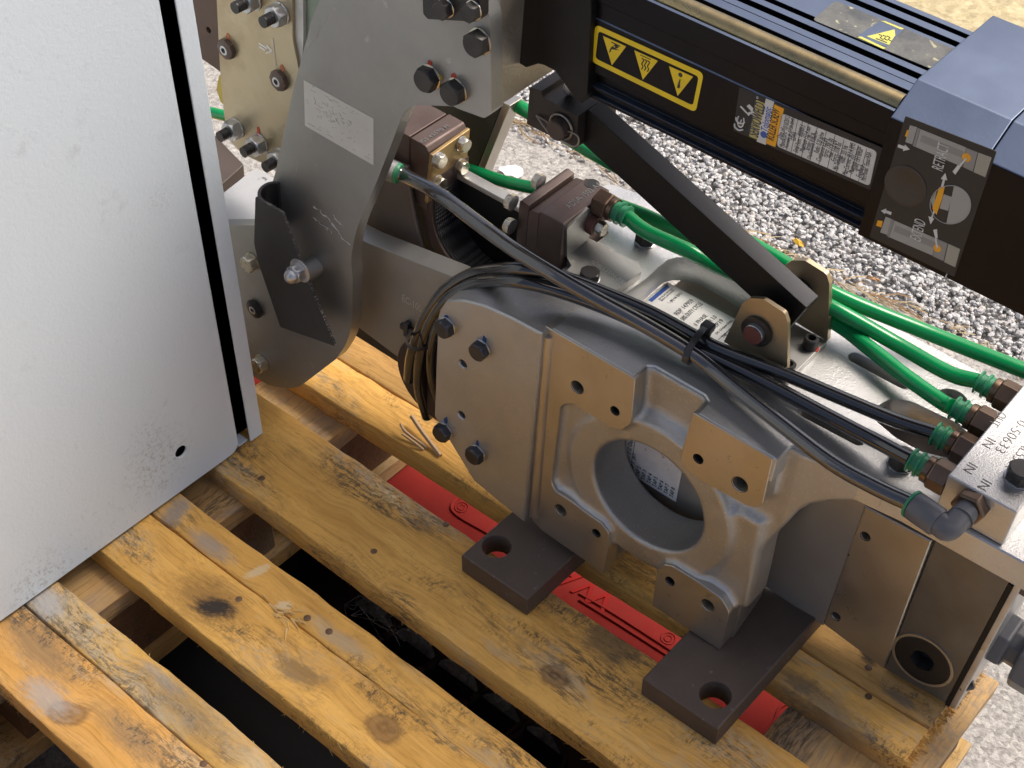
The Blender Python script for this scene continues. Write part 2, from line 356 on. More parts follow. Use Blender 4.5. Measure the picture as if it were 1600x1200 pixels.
# dry grass and leaf litter along the gravel's edge
def litter():
    m = M()
    for i in range(300):
        x = rng.uniform(-1.7, .1); y = GY0 - .006 + rng.normal(0, .007); L = rng.uniform(.015, .07); a = rng.normal(0, .55)
        h = GZ + rng.uniform(.003, .012)
        d = np.array([math.cos(a), math.sin(a) * .6, rng.uniform(-.08, .12)]); p = np.array([x, y, h]); w = rng.uniform(.0005, .0012)
        mid = p + d * L * .5 + [0, rng.normal(0, .004), .003]
        m.tube([p, mid, p + d * L], w, 3, m=int(rng.integers(3)))
    o = obj('dry_grass', m, [mat('straw', (.46, .34, .17), .8), mat('dead_grass', (.30, .19, .09), .8), mat('pale_straw', (.55, .46, .30), .8)], kind='stuff',
        label='strands of dry grass along the edge of the gravel', cat='dry grass')
litter()
def leaf(name, px, sz, rot, mt, label, cat='leaf', n=9, ragged=.25):
    c = W(px[0], px[1], z=GZ + .006); m = M(); v = []
    for k in range(n * 2):
        a = 2 * math.pi * k / (2 * n); r = 1 + rng.uniform(-ragged, ragged)
        v.append((math.cos(a) * sz[0] * r, math.sin(a) * sz[1] * r, rng.uniform(0, .004)))
    R = Matrix.Rotation(rot, 3, 'Z'); v = [np.array(R @ Vector(p)) + c for p in v]
    N = len(v); top = v + [c + [0, 0, .004]]
    bot = [p - [0, 0, .0006] for p in top]
    m.add(top + bot, [(i, (i + 1) % N, N) for i in range(N)] + [(N + 1 + i, N + 1 + (i + 1) % N, 2 * N + 1) for i in range(N)] + [(i, (i + 1) % N, N + 1 + (i + 1) % N, N + 1 + i) for i in range(N)])
    obj(name, m, mt, label=label, cat=cat)
leaf('leaf', (1247, 380), (.012, .0045), -.2, mat('yellow_leaf', (.55, .33, .02), .6), 'small yellow leaf lying at the edge of the gravel')
leaf('leaf', (1365, 437), (.010, .004), .3, mat('brown_leaf', (.40, .22, .10), .6), 'curled brown leaf among the dry grass by the gravel')
leaf('paper_scrap', (801, 268), (.021, .016), .3, mat('scrap', (.78, .79, .82), .6), 'white torn scrap lying on the concrete behind the weld gun', 'scrap', 7, .18)

# ------------------------------------------------------------------ red bin and black tray under the pallet
PZ = -.152
bin_ = put('plastic_bin', None, None, (-.75, .55, GZ), label='red plastic bin rim showing between the pallet boards', cat='bin')
bin_['_c'] = [-.75, .55, GZ]
RZ = PZ - .003
m = M()
out = [(-1.3, -.35), (-.215, -.35), (-.215, .875), (-1.3, .875)]
hole = [(-1.22, .385), (-.30, .385), (-.30, .725), (-1.22, .725)]
hole2 = [(-1.22, -.25), (-.30, -.25), (-.30, .350), (-1.22, .350)]
m.prism(out, RZ - .012, RZ, MV, [rpoly(hole, .02), rpoly(hole2, .02)], ch=.003)
rim = obj('rim', m, A['redpl'], bin_, bevel=.003)
m = M()
for (x0, y0, x1, y1) in ((-1.29, -.34, -.225, -.335), (-1.29, .86, -.225, .865), (-1.29, -.33, -1.285, .859), (-.23, -.33, -.225, .859)):
    m.box((x0, y0, GZ + .002), (x1, y1, RZ - .013))
obj('side_wall', m, A['redpl'], bin_)
# raised ribs, bosses and moulded letters on the rim
def rib(pts, w=.0022):
    q = [W(x, y, z=RZ) for x, y in pts]
    m = M().tube([p + [0, 0, .0004] for p in catmull(q, 5)], w, 6); obj('moulded_rib', m, A['redpl'], bin_)
rib([(748, 771), (722, 777), (706, 790), (714, 806), (760, 833), (830, 872)])
rib([(905, 928), (960, 960), (1050, 1018)]); rib([(905, 938), (960, 972), (1045, 1026)])
rib([(1235, 1098), (1217, 1108), (1208, 1130), (1190, 1150)], .0015)
for c in ((721, 793), (1044, 998)):
    p = W(*c, z=RZ)
    for r in (.0075, .004):
        m = M().tube([p + [r * math.cos(a), r * math.sin(a), .0004] for a in np.linspace(0, 6.283, 20)], .0006, 5); obj('moulded_ring', m, A['redpl'], bin_)
def text_mesh(txt, size=1, ext=0, shear=0, bold=0, align='LEFT'):
    cu = bpy.data.curves.new('lettering', 'FONT'); cu.body = txt; cu.size = size; cu.extrude = ext; cu.shear = shear; cu.offset = bold
    cu.resolution_u = 3; cu.align_x = align
    o = bpy.data.objects.new('lettering', cu); me = bpy.data.meshes.new_from_object(o)
    v = np.array([p.co[:] for p in me.vertices]); f = [tuple(p.vertices) for p in me.polygons]
    bpy.data.objects.remove(o); bpy.data.curves.remove(cu); bpy.data.meshes.remove(me)
    return v, f
def text(m, txt, o, xd, yd, h, w=None, thick=.0002, mi=0, shear=0, bold=0):
    """lettering with its lower left corner at o, running along xd, tall along yd"""
    v, f = text_mesh(txt, 1, .02, shear, bold)
    if not len(v): return
    lo, hi = v.min(0), v.max(0); s = h / max(hi[1] - lo[1], 1e-6); sx = s if w is None else w / (hi[0] - lo[0])
    o, xd, yd = (np.array(q, float) for q in (o, xd, yd)); xd = xd / np.linalg.norm(xd); yd = yd - xd * (yd @ xd); yd /= np.linalg.norm(yd)
    zd = np.cross(xd, yd); zz = (v[:, 2] - lo[2]) / max(hi[2] - lo[2], 1e-9)
    P = o + np.outer((v[:, 0] - lo[0]) * sx, xd) + np.outer((v[:, 1] - lo[1]) * s, yd) + np.outer(zz * thick, zd)
    m.add(P, f, mi)
m = M(); a, b = W(968, 935, z=RZ + .0004), W(905, 893, z=RZ + .0004)
text(m, 'WA', a, b - a, np.array([.25, -1, 0]), .028, .075, .0012)
obj('moulded_lettering', m, mat('red_lettering', (.24, .014, .012), .85, 0, .1), bin_)

tray = put('perforated_tray', None, None, (-.75, .55, -.27), label='black perforated tray deep in the dark gap between the pallet boards', cat='tray'); tray['_c'] = [-.75, .55, -.27]
TZ = -.235
m = M(); hs = []
for (px, py) in ((640, 1012), (706, 1062), (772, 1118), (835, 1170), (575, 965)):
    c = W(px, py, z=TZ); hs.append([(c[0] + .034 * math.cos(a) * (1 + .08 * math.cos(3 * a)), c[1] + .027 * math.sin(a) * (1 + .08 * math.cos(3 * a))) for a in np.linspace(0, 6.283, 29)[:-1]])
m.prism([(-1.21, .39), (-.31, .39), (-.31, .72), (-1.21, .72)], TZ - .006, TZ, MV, hs)
obj('tray_plate', m, A['blkpl'], tray, bevel=.002)
for h in hs:
    m = M(); m.tube([(x, y, TZ + .001) for x, y in h + h[:1]], .0035, 6); obj('hole_rim', m, A['blkpl'], tray)
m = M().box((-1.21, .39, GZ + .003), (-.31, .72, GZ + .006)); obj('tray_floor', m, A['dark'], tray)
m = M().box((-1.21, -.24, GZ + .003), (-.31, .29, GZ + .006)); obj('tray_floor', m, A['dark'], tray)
# cobweb
m = M(); hub = [W(x, y, z=-.14) for x, y in ((565, 985), (583, 972), (548, 962), (600, 1000), (590, 950), (538, 945), (560, 930), (625, 1010), (640, 985), (600, 965), (632, 1002), (570, 955))]
for i in range(18):
    a, b = rng.choice(len(hub), 2, replace=False); p, q = hub[a], hub[b]; mid = (p + q) / 2 + rng.normal(0, .006, 3)
    m.tube(catmull([p, mid, q], 3), .00022, 3)
obj('cobweb', m, A['web'], kind='stuff', label='thin cobweb threads in the dark gap of the pallet', cat='cobweb')

# ------------------------------------------------------------------ pallet
def wood_mat(name, base=(.65, .375, .10), dark=(.44, .225, .05), grey=(.40, .34, .24), greyness=.53, dirt=.60, spots=(), rough=.75, gs=1.0, ax=0):
    m = bpy.data.materials.new(name); m.use_nodes = True; t = m.node_tree; N = t.nodes; L = t.links; p = N['Principled BSDF']
    p.inputs['Roughness'].default_value = rough; p.inputs['Specular IOR Level'].default_value = .2
    tc = N.new('ShaderNodeTexCoord'); oi = N.new('ShaderNodeObjectInfo')
    mu = N.new('ShaderNodeMath'); mu.operation = 'MULTIPLY'; mu.inputs[1].default_value = 53; L.new(oi.outputs['Random'], mu.inputs[0])
    wv = N.new('ShaderNodeTexNoise'); wv.inputs['Scale'].default_value = 9; wv.inputs['Detail'].default_value = 2; L.new(tc.outputs['Object'], wv.inputs[0])
    vm = N.new('ShaderNodeVectorMath'); vm.operation = 'MULTIPLY_ADD'; L.new(wv.outputs['Color'], vm.inputs[0])
    vm.inputs[1].default_value = (.03, .03, .03); L.new(tc.outputs['Object'], vm.inputs[2])
    def noise(sc, d=5, r=.6, s=1, warp=True):
        mp = N.new('ShaderNodeMapping'); mp.inputs['Scale'].default_value = sc; L.new(vm.outputs[0] if warp else tc.outputs['Object'], mp.inputs[0])
        n = N.new('ShaderNodeTexNoise'); n.noise_dimensions = '4D'; n.inputs['Scale'].default_value = s; n.inputs['Detail'].default_value = d; n.inputs['Roughness'].default_value = r
        L.new(mp.outputs[0], n.inputs[0]); L.new(mu.outputs[0], n.inputs['W']); return n.outputs[0]
    def rg(src, a, b):
        r = N.new('ShaderNodeMapRange'); r.inputs[1].default_value = a; r.inputs[2].default_value = b; L.new(src, r.inputs[0]); return r.outputs[0]
    def mix(f, a, b, k=1.0):
        x = N.new('ShaderNodeMix'); x.data_type = 'RGBA'
        if k != 1.0:
            q = N.new('ShaderNodeMath'); q.operation = 'MULTIPLY'; q.inputs[1].default_value = k; L.new(f, q.inputs[0]); f = q.outputs[0]
        L.new(f, x.inputs[0])
        for i, q in ((6, a), (7, b)):
            if isinstance(q, tuple): x.inputs[i].default_value = (*q, 1)
            else: L.new(q, x.inputs[i])
        return x.outputs[2]
    st = (3, 60, 60) if ax == 0 else (60, 3, 60)
    st2 = (7, 260, 260) if ax == 0 else (260, 7, 260)
    g1 = noise(st, 4, .55); g2 = noise(st2, 3, .5)
    c = mix(rg(g1, .35, .68), base, dark, .8)
    c = mix(rg(g2, .45, .75), c, tuple(x * .62 for x in dark), .45)
    c = mix(rg(noise((6, 10, 10), 6, .6), .38, .7), c, tuple(min(1, x * 1.28) for x in base), .6)
    c = mix(rg(noise((5, 16, 16) if ax == 0 else (16, 5, 16), 8, .68), greyness, greyness + .13), c, grey, .85)
    def mul(a, b):
        q = N.new('ShaderNodeMath'); q.operation = 'MULTIPLY'; L.new(a, q.inputs[0]); L.new(b, q.inputs[1]); return q.outputs[0]
    fib = noise((9, 520, 520) if ax == 0 else (520, 9, 520), 4, .6)
    c = mix(rg(fib, .52, .72), c, tuple(x * .5 for x in dark), .6)
    c = mix(rg(noise((160, 300, 200), 6, .75), .54, .70), c, tuple(x * .62 for x in base), .55)
    big = rg(noise((7, 18, 10) if ax == 0 else (18, 7, 10), 3, .55), dirt - .09, dirt + .02)
    fine = rg(noise((60, 330, 200) if ax == 0 else (330, 60, 200), 8, .8), .47, .56)
    c = mix(mul(big, fine), c, (.060, .050, .038), .82)
    big2 = rg(noise((9, 22, 14), 4, .6), dirt - .06, dirt + .04); fine2 = rg(noise((240, 150, 200), 8, .85), .50, .56)
    c = mix(mul(big2, fine2), c, (.050, .042, .034), .85)
    big3 = rg(noise((5, 12, 10), 4, .6), .52, .62)
    c = mix(mul(big3, rg(noise((110, 210, 200), 7, .8), .44, .60)), c, grey, .75)
    hb = g2
    for (sx, sy, rx, ry, col, amt, soft) in spots:
        s1 = N.new('ShaderNodeVectorMath'); s1.operation = 'SUBTRACT'; L.new(vm.outputs[0], s1.inputs[0]); s1.inputs[1].default_value = (sx + .015, sy + .015, 0)
        s2 = N.new('ShaderNodeVectorMath'); s2.operation = 'MULTIPLY'; L.new(s1.outputs[0], s2.inputs[0]); s2.inputs[1].default_value = (1 / rx, 1 / ry, 0)
        s3 = N.new('ShaderNodeVectorMath'); s3.operation = 'LENGTH'; L.new(s2.outputs[0], s3.inputs[0])
        nz = noise((130, 130, 130) if amt == 'knot' else (90, 240, 90), 7, .8); ad = N.new('ShaderNodeMath'); ad.operation = 'MULTIPLY_ADD'; L.new(nz, ad.inputs[0]); ad.inputs[1].default_value = .9 if amt == 'knot' else 2.4
        L.new(s3.outputs['Value'], ad.inputs[2])
        if amt == 'knot':
            sn = N.new('ShaderNodeMath'); sn.operation = 'MULTIPLY'; sn.inputs[1].default_value = 11; L.new(ad.outputs[0], sn.inputs[0])
            s4 = N.new('ShaderNodeMath'); s4.operation = 'SINE'; L.new(sn.outputs[0], s4.inputs[0])
            kc = mix(rg(s4.outputs[0], -.6, 1), col, tuple(x * .5 for x in col))
            c = mix(rg(ad.outputs[0], 1.6, 1.2), c, kc, .7)
        else: c = mix(rg(ad.outputs[0], 2.1 + soft, 2.1 - soft), c, col, amt)
    L.new(c, p.inputs['Base Color'])
    b = N.new('ShaderNodeBump'); b.inputs['Strength'].default_value = .45; b.inputs['Distance'].default_value = .0015
    L.new(hb, b.inputs['Height']); L.new(b.outputs[0], p.inputs['Normal'])
    b2 = N.new('ShaderNodeBump'); b2.inputs['Strength'].default_value = .35; b2.inputs['Distance'].default_value = .003
    L.new(noise((20, 90, 90) if ax == 0 else (90, 20, 90), 5, .7), b2.inputs['Height']); L.new(b.outputs[0], b2.inputs['Normal']); L.new(b2.outputs[0], p.inputs['Normal'])
    return m
pal = put('pallet', None, None, (-.75, .45, PZ), label='worn wooden pallet of golden brown boards under the weld gun', cat='pallet'); pal['_c'] = [-.75, .45, PZ]
TB = .027
def board(corn, z1=0, t=TB, seed=0, mt=None, name='deck_board', nx=64, wob=.0011, lab=None, ny=4):
    """a sawn board: corners (front-left, front-right, back-right, back-left) with slightly uneven edges"""
    r = np.random.default_rng(seed); m = M(); fl, fr, br, bl = (np.array(c, float) for c in corn)
    low = lambda: np.convolve(r.normal(0, 1, nx + 9), np.ones(7) / 7, 'same')[4:-4] * wob * 1.6 + r.normal(0, .28, nx + 1) * wob
    e0, e1, e0b, e1b = low(), low(), low(), low()
    tops = []; rows = []
    for i in range(nx + 1):
        t_ = i / nx; a = fl + (fr - fl) * t_; b = bl + (br - bl) * t_; d = (b - a) / np.linalg.norm(b - a)
        a1 = a + d * e0[i]; b1 = b + d * e1[i]; a0 = a + d * e0b[i]; b0 = b + d * e1b[i]
        ch = .0012
        pr = [(a1[0], a1[1] + 0, z1 - ch)] + [(*(a1 + (b1 - a1) * (s * .996 + .002) + d * (ch if s == 0 else (-ch if s == 1 else 0))), z1 + (r.normal(0, .00018) if 0 < s < 1 else 0)) for s in np.linspace(0, 1, ny)] + [(*b1, z1 - ch), (*b0, z1 - t), (*a0, z1 - t)]
        rows.append(pr)
    n = len(rows[0]); v = [p for q in rows for p in q]
    f = [(i * n + k, i * n + (k + 1) % n, (i + 1) * n + (k + 1) % n, (i + 1) * n + k) for i in range(nx) for k in range(n)]
    f += [tuple(range(n)), tuple(range(nx * n, nx * n + n))]
    m.add(v, f)
    o = obj(name, m, mt, pal, smooth=50)
    if lab: o['label'] = lab
    return o
XE, XL = -.199, -1.40
def xy(px, py, z=0): return W(px, py, z=z)[:2]
def spots_of(corn, lst):
    c = (np.array(corn).min(0) + np.array(corn).max(0)) / 2
    out = []
    for (px, py, rx, ry, col, amt, soft) in lst:
        p = xy(px, py); out.append((p[0] - c[0], p[1] - c[1], rx, ry, col, amt, soft))
    return out
DK = (.03, .026, .024); KN = (.20, .11, .05); LT = (.60, .48, .30); GRY = (.10, .09, .075)
A_c = [(XL, .590), (XE, .5775), (XE, .6835), (XL, .688)]
B1_c = [(XL, .4395), (XE, .4405), (XE, .5035), (XL, .5022)]
B2_c = [(XL, .5034), (XE, .5045), (XE, .5385), (XL, .5400)]
C1_c = [(XL, .287), (XE, .288), (XE, .3525), (XL, .3540)]
C2_c = [(XL, .3551), (XE, .3537), (XE, .3935), (XL, .3905)]
D1_c = [(XL, .7225), (XE, .7418), (XE, .7828), (XL, .7795)]
D2_c = [(XL, .7807), (XE, .7846), (XE, .866), (XL, .862)]
specs = [
 ('A', A_c, [(870, 1058, .016, .012, KN, 'knot', 0), (700, 790, .10, .020, GRY, .55, .5), (640, 735, .09, .012, GRY, .6, .4), (610, 775, .012, .006, LT, .9, .2), (960, 1000, .035, .026, (.12, .085, .05), .7, .25), (840, 900, .06, .02, GRY, .5, .5), (660, 820, .02, .008, DK, .5, .4)], dict(greyness=.555, dirt=.585)),
 ('B1', B1_c, [(322, 935, .04, .024, (.15, .085, .035), .6, .5), (332, 950, .019, .012, DK, .97, .4), (600, 1135, .018, .014, KN, 'knot', 0), (470, 1055, .03, .012, (.10, .075, .05), .6, .3)], dict(greyness=.60, dirt=.60)),
 ('B2', B2_c, [(440, 955, .008, .010, LT, .9, .2), (400, 890, .006, .012, LT, .7, .2), (330, 850, .03, .010, (.25, .24, .23), .7, .4), (270, 800, .012, .02, (.22, .22, .22), .7, .4), (530, 1000, .04, .008, (.35, .30, .22), .6, .4)], dict(greyness=.545)),
 ('C1', C1_c, [(105, 1115, .018, .014, KN, 'knot', 0), (75, 1090, .03, .015, (.30, .29, .28), .7, .4), (60, 1010, .05, .018, GRY, .55, .5), (200, 1150, .05, .014, GRY, .5, .5)], dict(base=(.54, .30, .095), greyness=.53, dirt=.56)),
 ('C2', C2_c, [(70, 940, .02, .014, (.34, .34, .34), .8, .4), (250, 1060, .03, .006, (.3, .28, .25), .6, .4), (290, 1110, .07, .02, GRY, .5, .5)], dict(base=(.54, .34, .10), greyness=.52)),
 ('D1', D1_c, [(1300, 1120, .05, .014, GRY, .55, .5), (1245, 1075, .02, .010, GRY, .6, .4)], dict(greyness=.6)),
 ('D2', D2_c, [(1350, 1030, .010, .007, DK, .9, .3), (1400, 1090, .02, .006, GRY, .7, .3), (520, 600, .012, .004, DK, .9, .2)], dict(base=(.48, .28, .09), dark=(.28, .15, .05), greyness=.56)),
]
boards = {}
for i, (nm, c, sp, kw) in enumerate(specs):
    boards[nm] = board(c, 0 if nm != 'B2' else -.0006, TB, 40 + i, wood_mat('pallet_wood', spots=spots_of(c, sp), **kw))
for k, y in enumerate((.12, -.06, -.24)):
    board([(XL, y), (XE, y), (XE, y + .1), (XL, y + .1)], 0, TB, 61 + k, wood_mat('pallet_wood'))
# cross boards, blocks, bottom boards
WX = wood_mat('cross_wood', base=(.46, .30, .13), dark=(.30, .17, .06), grey=(.22, .19, .16), greyness=.50, dirt=.64, ax=1)
WDK = wood_mat('dark_stained_wood', base=(.13, .075, .04), dark=(.07, .04, .022), grey=(.16, .14, .12), greyness=.5, dirt=.6, ax=1)
WBK = wood_mat('block_wood', base=(.15, .085, .045), dark=(.09, .05, .028), grey=(.13, .11, .09), greyness=.5, dirt=.6)
for (x0, x1, mt) in ((-.985, -.862, WX), (-.310, -.181, WX), (-1.41, -1.28, WX)):
    board([(x1, -.26), (x1, .888), (x0, .888), (x0, -.26)], -TB - .0005, .023, int(-x0 * 100), mt, 'cross_board', nx=40)
    y0s = (.60, .35, .09, -.2, .74, .91)
    for y in (.435, .585, .345, .72, .10, -.2, .90):
        pass
for (x0, x1) in ((-.972, -.868), (-.300, -.192), (-1.40, -1.29)):
    for (y0, y1) in ((-.24, -.10), (.30, .62), (.70, .875)):
        m = M().box((x0, y0, -.1295), (x1, y1, -.0508)); obj('block', m, WBK, pal, bevel=.002)
for (x0, x1) in ((-.985, -.861), (-.325, -.183), (-1.41, -1.28)):
    board([(x1, -.26), (x1, .888), (x0, .888), (x0, -.26)], -.130, .0215, int(-x0 * 10), wood_mat('bottom_wood', base=(.42, .27, .10), dark=(.26, .15, .05), ax=1), 'bottom_board', nx=30)
# chewed, splintered end of the outer boards
m = M()
for i in range(240):
    y = rng.uniform(.74, .885); z = rng.uniform(-.024, -.002); L = rng.uniform(.002, .009)
    p = np.array([XE - .001, y, z]); m.tube([p, p + [L, rng.normal(0, .002), rng.normal(0, .003)]], np.array([rng.uniform(.0008, .002), .0003]), 4)
obj('splintered_end', m, wood_mat('raw_wood', base=(.55, .33, .10), dark=(.36, .19, .05), greyness=.9, dirt=.9), pal, kind='stuff')
# saw fuzz along the lower edges
for nm, c, cnt in (('A', A_c, 200), ('B1', B1_c, 130), ('C1', C1_c, 90), ('C2', C2_c, 60)):
    m = M()
    for i in range(cnt):
        x = rng.uniform(-1.0, XE - .02)
        back = nm == 'C2'
        y = np.interp(x, [XL, XE], [c[3][1], c[2][1]] if back else [c[0][1], c[1][1]]); s = 1 if back else -1
        p = np.array([x, y - s * .001, rng.choice([-.001, -TB + .001]) if not back else -.001]); L = rng.uniform(.0012, .0034) * (2.2 if nm == 'A' and abs(x + .345) < .035 else 1)
        m.tube([p, p + [rng.normal(0, .003), s * L, rng.normal(-.001, .0015)]], np.array([.00035, .00012]), 3)
    obj('saw_fuzz', m, mat('wood_fibre', (.52, .34, .13), .8), boards[nm], kind='stuff')
# nail heads
for nm, px, py in (('A', 299, 745), ('A', 409, 747), ('A', 584, 861), ('A', 697, 819), ('B1', 373, 936), ('B2', 514, 986), ('B2', 480, 965), ('D2', 1357, 1043), ('D1', 1357, 1088), ('C1', 318, 1193)):
    p = W(px, py, z=.0003); b = boards[nm]; m = M(); m.lathe([(.0034, -.002), (.0034, -.0001), (.0026, .0002)], p, (0, 0, 1), 14)
    obj('nail', m, A['nail'], b)
# gouge splinters that stand up from the boards
for nm, px, py, n_ in (('A', 606, 778, 30), ('B2', 440, 955, 26)):
    m = M(); c = W(px, py, z=0)
    for i in range(n_):
        p = c + [rng.normal(0, .010), rng.normal(0, .005), 0]; L = rng.uniform(.004, .014)
        m.tube([p, p + [L * rng.normal(.8, .3), L * rng.normal(0, .25), rng.uniform(.0005, .003)]], np.array([rng.uniform(.0007, .0017), .0002]), 4)
    obj('torn_splinter', m, mat('torn_wood', (.62, .42, .17), .7), boards[nm], kind='stuff')
sw = mat('splinter_wood', (.42, .28, .15), .75)
for i, (pts, r, lab) in enumerate((
    ([(643, 650, .012), (660, 675, .008), (688, 712, .002)], .0026, 'long brown wood splinter lying below the casting corner'),
    ([(626, 662, .012), (634, 675, .008), (668, 700, .001)], .0016, 'thin pale wood splinter left of the long brown splinter'),
    ([(628, 678, .010), (645, 690, .006), (662, 703, .001)], .0014, 'short wood splinter lowest beside the long brown splinter'))):
    m = M().tube(catmull([W(x, y, z=z) for x, y, z in pts], 4), r, 5); obj('wood_splinter', m, sw, label=lab, cat='splinter', smooth=0)

# ------------------------------------------------------------------ cabinet
CX = -.8975
cabt = put('cabinet', None, None, (-1.1, .3, .002), label='tall pale grey metal cabinet standing on the left of the pallet', cat='cabinet'); cabt['_c'] = [-1.1, .3, .002]
hc = W(283, 706, x=CX); CH = 1.25
pan = rpoly([(-.25, .003), (.6165, .003), (.6165, CH), (-.25, CH)], [.002, .014, .002, .002])
m = M().prism(pan, CX - .003, CX, MU, [circ(hc[1], hc[2], .0065, 20)], ch=.0012)
obj('side_panel', m, A['cab'], cabt, bevel=.0012)
m = M().box((CX - .45, -.249, .004), (CX - .012, .600, CH - .002)); obj('body', m, A['dark'], cabt)
m = M().box((CX - .45, .6170, .006), (CX - .016, .6460, CH - .002)); obj('dark_gap_fill', m, A['dark'], cabt)  # black filler behind the open slit, its shade put into the colour
m = M().prism([(.6310, .003), (.6480, .003), (.6480, CH), (.6310, CH)], CX - .016, CX, MU) if False else m.prism([(.6310, .003), (.6480, .003), (.6480, CH), (.6310, CH)], CX - .0018, CX, MU)
m.prism([(.6462, .003), (.6480, .003), (.6480, CH), (.6462, CH)], CX - .45, CX - .0019, MU)
m.prism([(.618, .003), (.6308, .003), (.6308, .0045), (.618, .0045)], CX - .40, CX - .004, MU)
obj('door', m, A['cab'], cabt, bevel=.001)

# ------------------------------------------------------------------ steel bars under the gun
def steelbar(x0, x1, y1, holepx, label):
    FT = .0257; h = W(*holepx, z=FT)
    m = M().prism([(x0, .648), (x1, .648), (x1, y1), (x0, y1)], .0008, FT - .0004, MV, [circ(h[0], h[1], .0135, 28)], ch=.0012)
    return obj('steel_bar', m, A['bar'], None, bevel=.0012, label=label, cat='steel bar', group='drilled steel bars under the weld gun')
steelbar(-.6195, -.539, .84, (776, 853), 'dark steel bar with a round hole under the left end of the ring casting')
steelbar(-.4075, -.3285, .835, (1118, 1085), 'rusty dark steel bar with a round hole under the right lug of the ring casting')

# ------------------------------------------------------------------ the weld gun
gun = put('weld_gun', None, None, label='grey and black robotic welding gun lying across the pallet', cat='weld gun')
gun.matrix_world = Matrix.Translation(ORG.tolist()) @ Matrix(GW.tolist()).to_4x4(); gun['_c'] = [0, 0, 0]
UP, FR, RT = (0, 0, 1), (0, -1, 0), (1, 0, 0)
_cache = {}
def hexmesh(af, h, mats, washer, socket=False, stud=0, dome=False, wr=1.16):
    key = (af, h, tuple(x.name for x in mats), washer, socket, stud, dome, wr)
    if key in _cache: return _cache[key]
    m = M(); R = af / 2 / math.cos(math.pi / 6); z = 0
    if washer: m.lathe([(af * .5 * wr * .9, 0), (af * .5 * wr, .0004), (af * .5 * wr, washer - .0004), (af * .5 * wr * .93, washer)], (0, 0, 0), UP, 28, m=1); z = washer
    if socket:
        r = af / 2
        m.lathe([(r, z), (r, z + h - .001), (r - .001, z + h), (r * .56, z + h)], (0, 0, 0), UP, 28, cap=False)
        m.lathe([(r * .56, z + h), (r * .56, z + h * .4), (.0002, z + h * .4)], (0, 0, 0), UP, 6, cap=False, m=2)
    else:
        n = 36; rows = []
        def hexr(a): a = (a + math.pi / 6) % (math.pi / 3) - math.pi / 6; return af / 2 / math.cos(a)
        v = []
        for (zz, lim) in ((z, 9), (z + h * .78, 9), (z + h * .90, 1.045), (z + h, .955), (z + h, .80 if not dome else .9)):
            for k in range(n):
                a = 2 * math.pi * k / n; r = min(hexr(a), lim * af / 2)
                if zz == z + h * .78: zl = z + h - max(0, (r - af / 2)) * .75 - h * .10; v.append((r * math.cos(a), r * math.sin(a), zl))
                else: v.append((r * math.cos(a), r * math.sin(a), zz))
        f = [(i * n + k, i * n + (k + 1) % n, (i + 1) * n + (k + 1) % n, (i + 1) * n + k) for i in range(4) for k in range(n)]
        f.append(tuple(range(4 * n, 5 * n))); m.add(v, f, 0)
        if stud: m.lathe([(af * .30, z + h)] + [(af * (.30 if i % 2 else .275), z + h + stud * i / 9) for i in range(1, 9)] + [(af * .29, z + h + stud), (af * .24, z + h + stud)], (0, 0, 0), UP, 20, m=2)
        if dome: m.lathe([(af * .45 * math.cos(a), z + h + af * .5 * math.sin(a)) for a in np.linspace(0, 1.5, 9)], (0, 0, 0), UP, 24)
    me, c = m.mesh('bolt', mats, 40, center=False); _cache[key] = me; return me
def bolt(parent, p, ax, af=.0175, h=.007, mt='bluebolt', wm='zincgrey', washer=.0015, rot=0, name='bolt', inner='ink', **k):
    me = hexmesh(af, h, [A[mt], A[wm], A[inner]], washer, **k)
    q = Vector(ax).to_track_quat('Z', 'Y') @ Matrix.Rotation(rot, 3, 'Z').to_quaternion()
    return put(name, me, parent, at(parent, p), q.to_euler())
def mark(parent, p, s, mt, ax=FR, n=9, seed=1, asp=1.4):
    r = np.random.default_rng(seed); m = M(); v = []
    for k in range(n):
        a = 2 * math.pi * k / n; q = s * (1 + r.uniform(-.25, .25)); v.append((q * math.cos(a), q * asp * math.sin(a)))
    mp = {FR: lambda a, b, t: (p[0] + a, p[1] - t, p[2] + b), UP: lambda a, b, t: (p[0] + a, p[1] + b, p[2] + t), RT: lambda a, b, t: (p[0] + t, p[1] + a, p[2] + b)}[ax]
    m.prism(v, -.0002, .0005, mp); return obj('paint_mark', m, A[mt], parent)
def tapped(parent, p, r, ax=FR, depth=.016, thread=True):
    a = np.array(ax, float); m = M(); P = [(r * 1.16, .00035), (r * 1.02, -.0012)]
    k = 14
    for i in range(k): P.append((r * (1 if i % 2 == 0 else .88) if thread else r, -.0014 - depth * i / k))
    P.append((.0002, -.0014 - depth)); m.lathe(P[:-1], p, a, 26, cap=False); m.lathe([P[-2], (.0002, P[-2][1])], p, a, 26, m=1, cap=False)
    return obj('tapped_hole', m, [A['thread'] if thread else A['oxide'], A['dark']], parent, smooth=30)

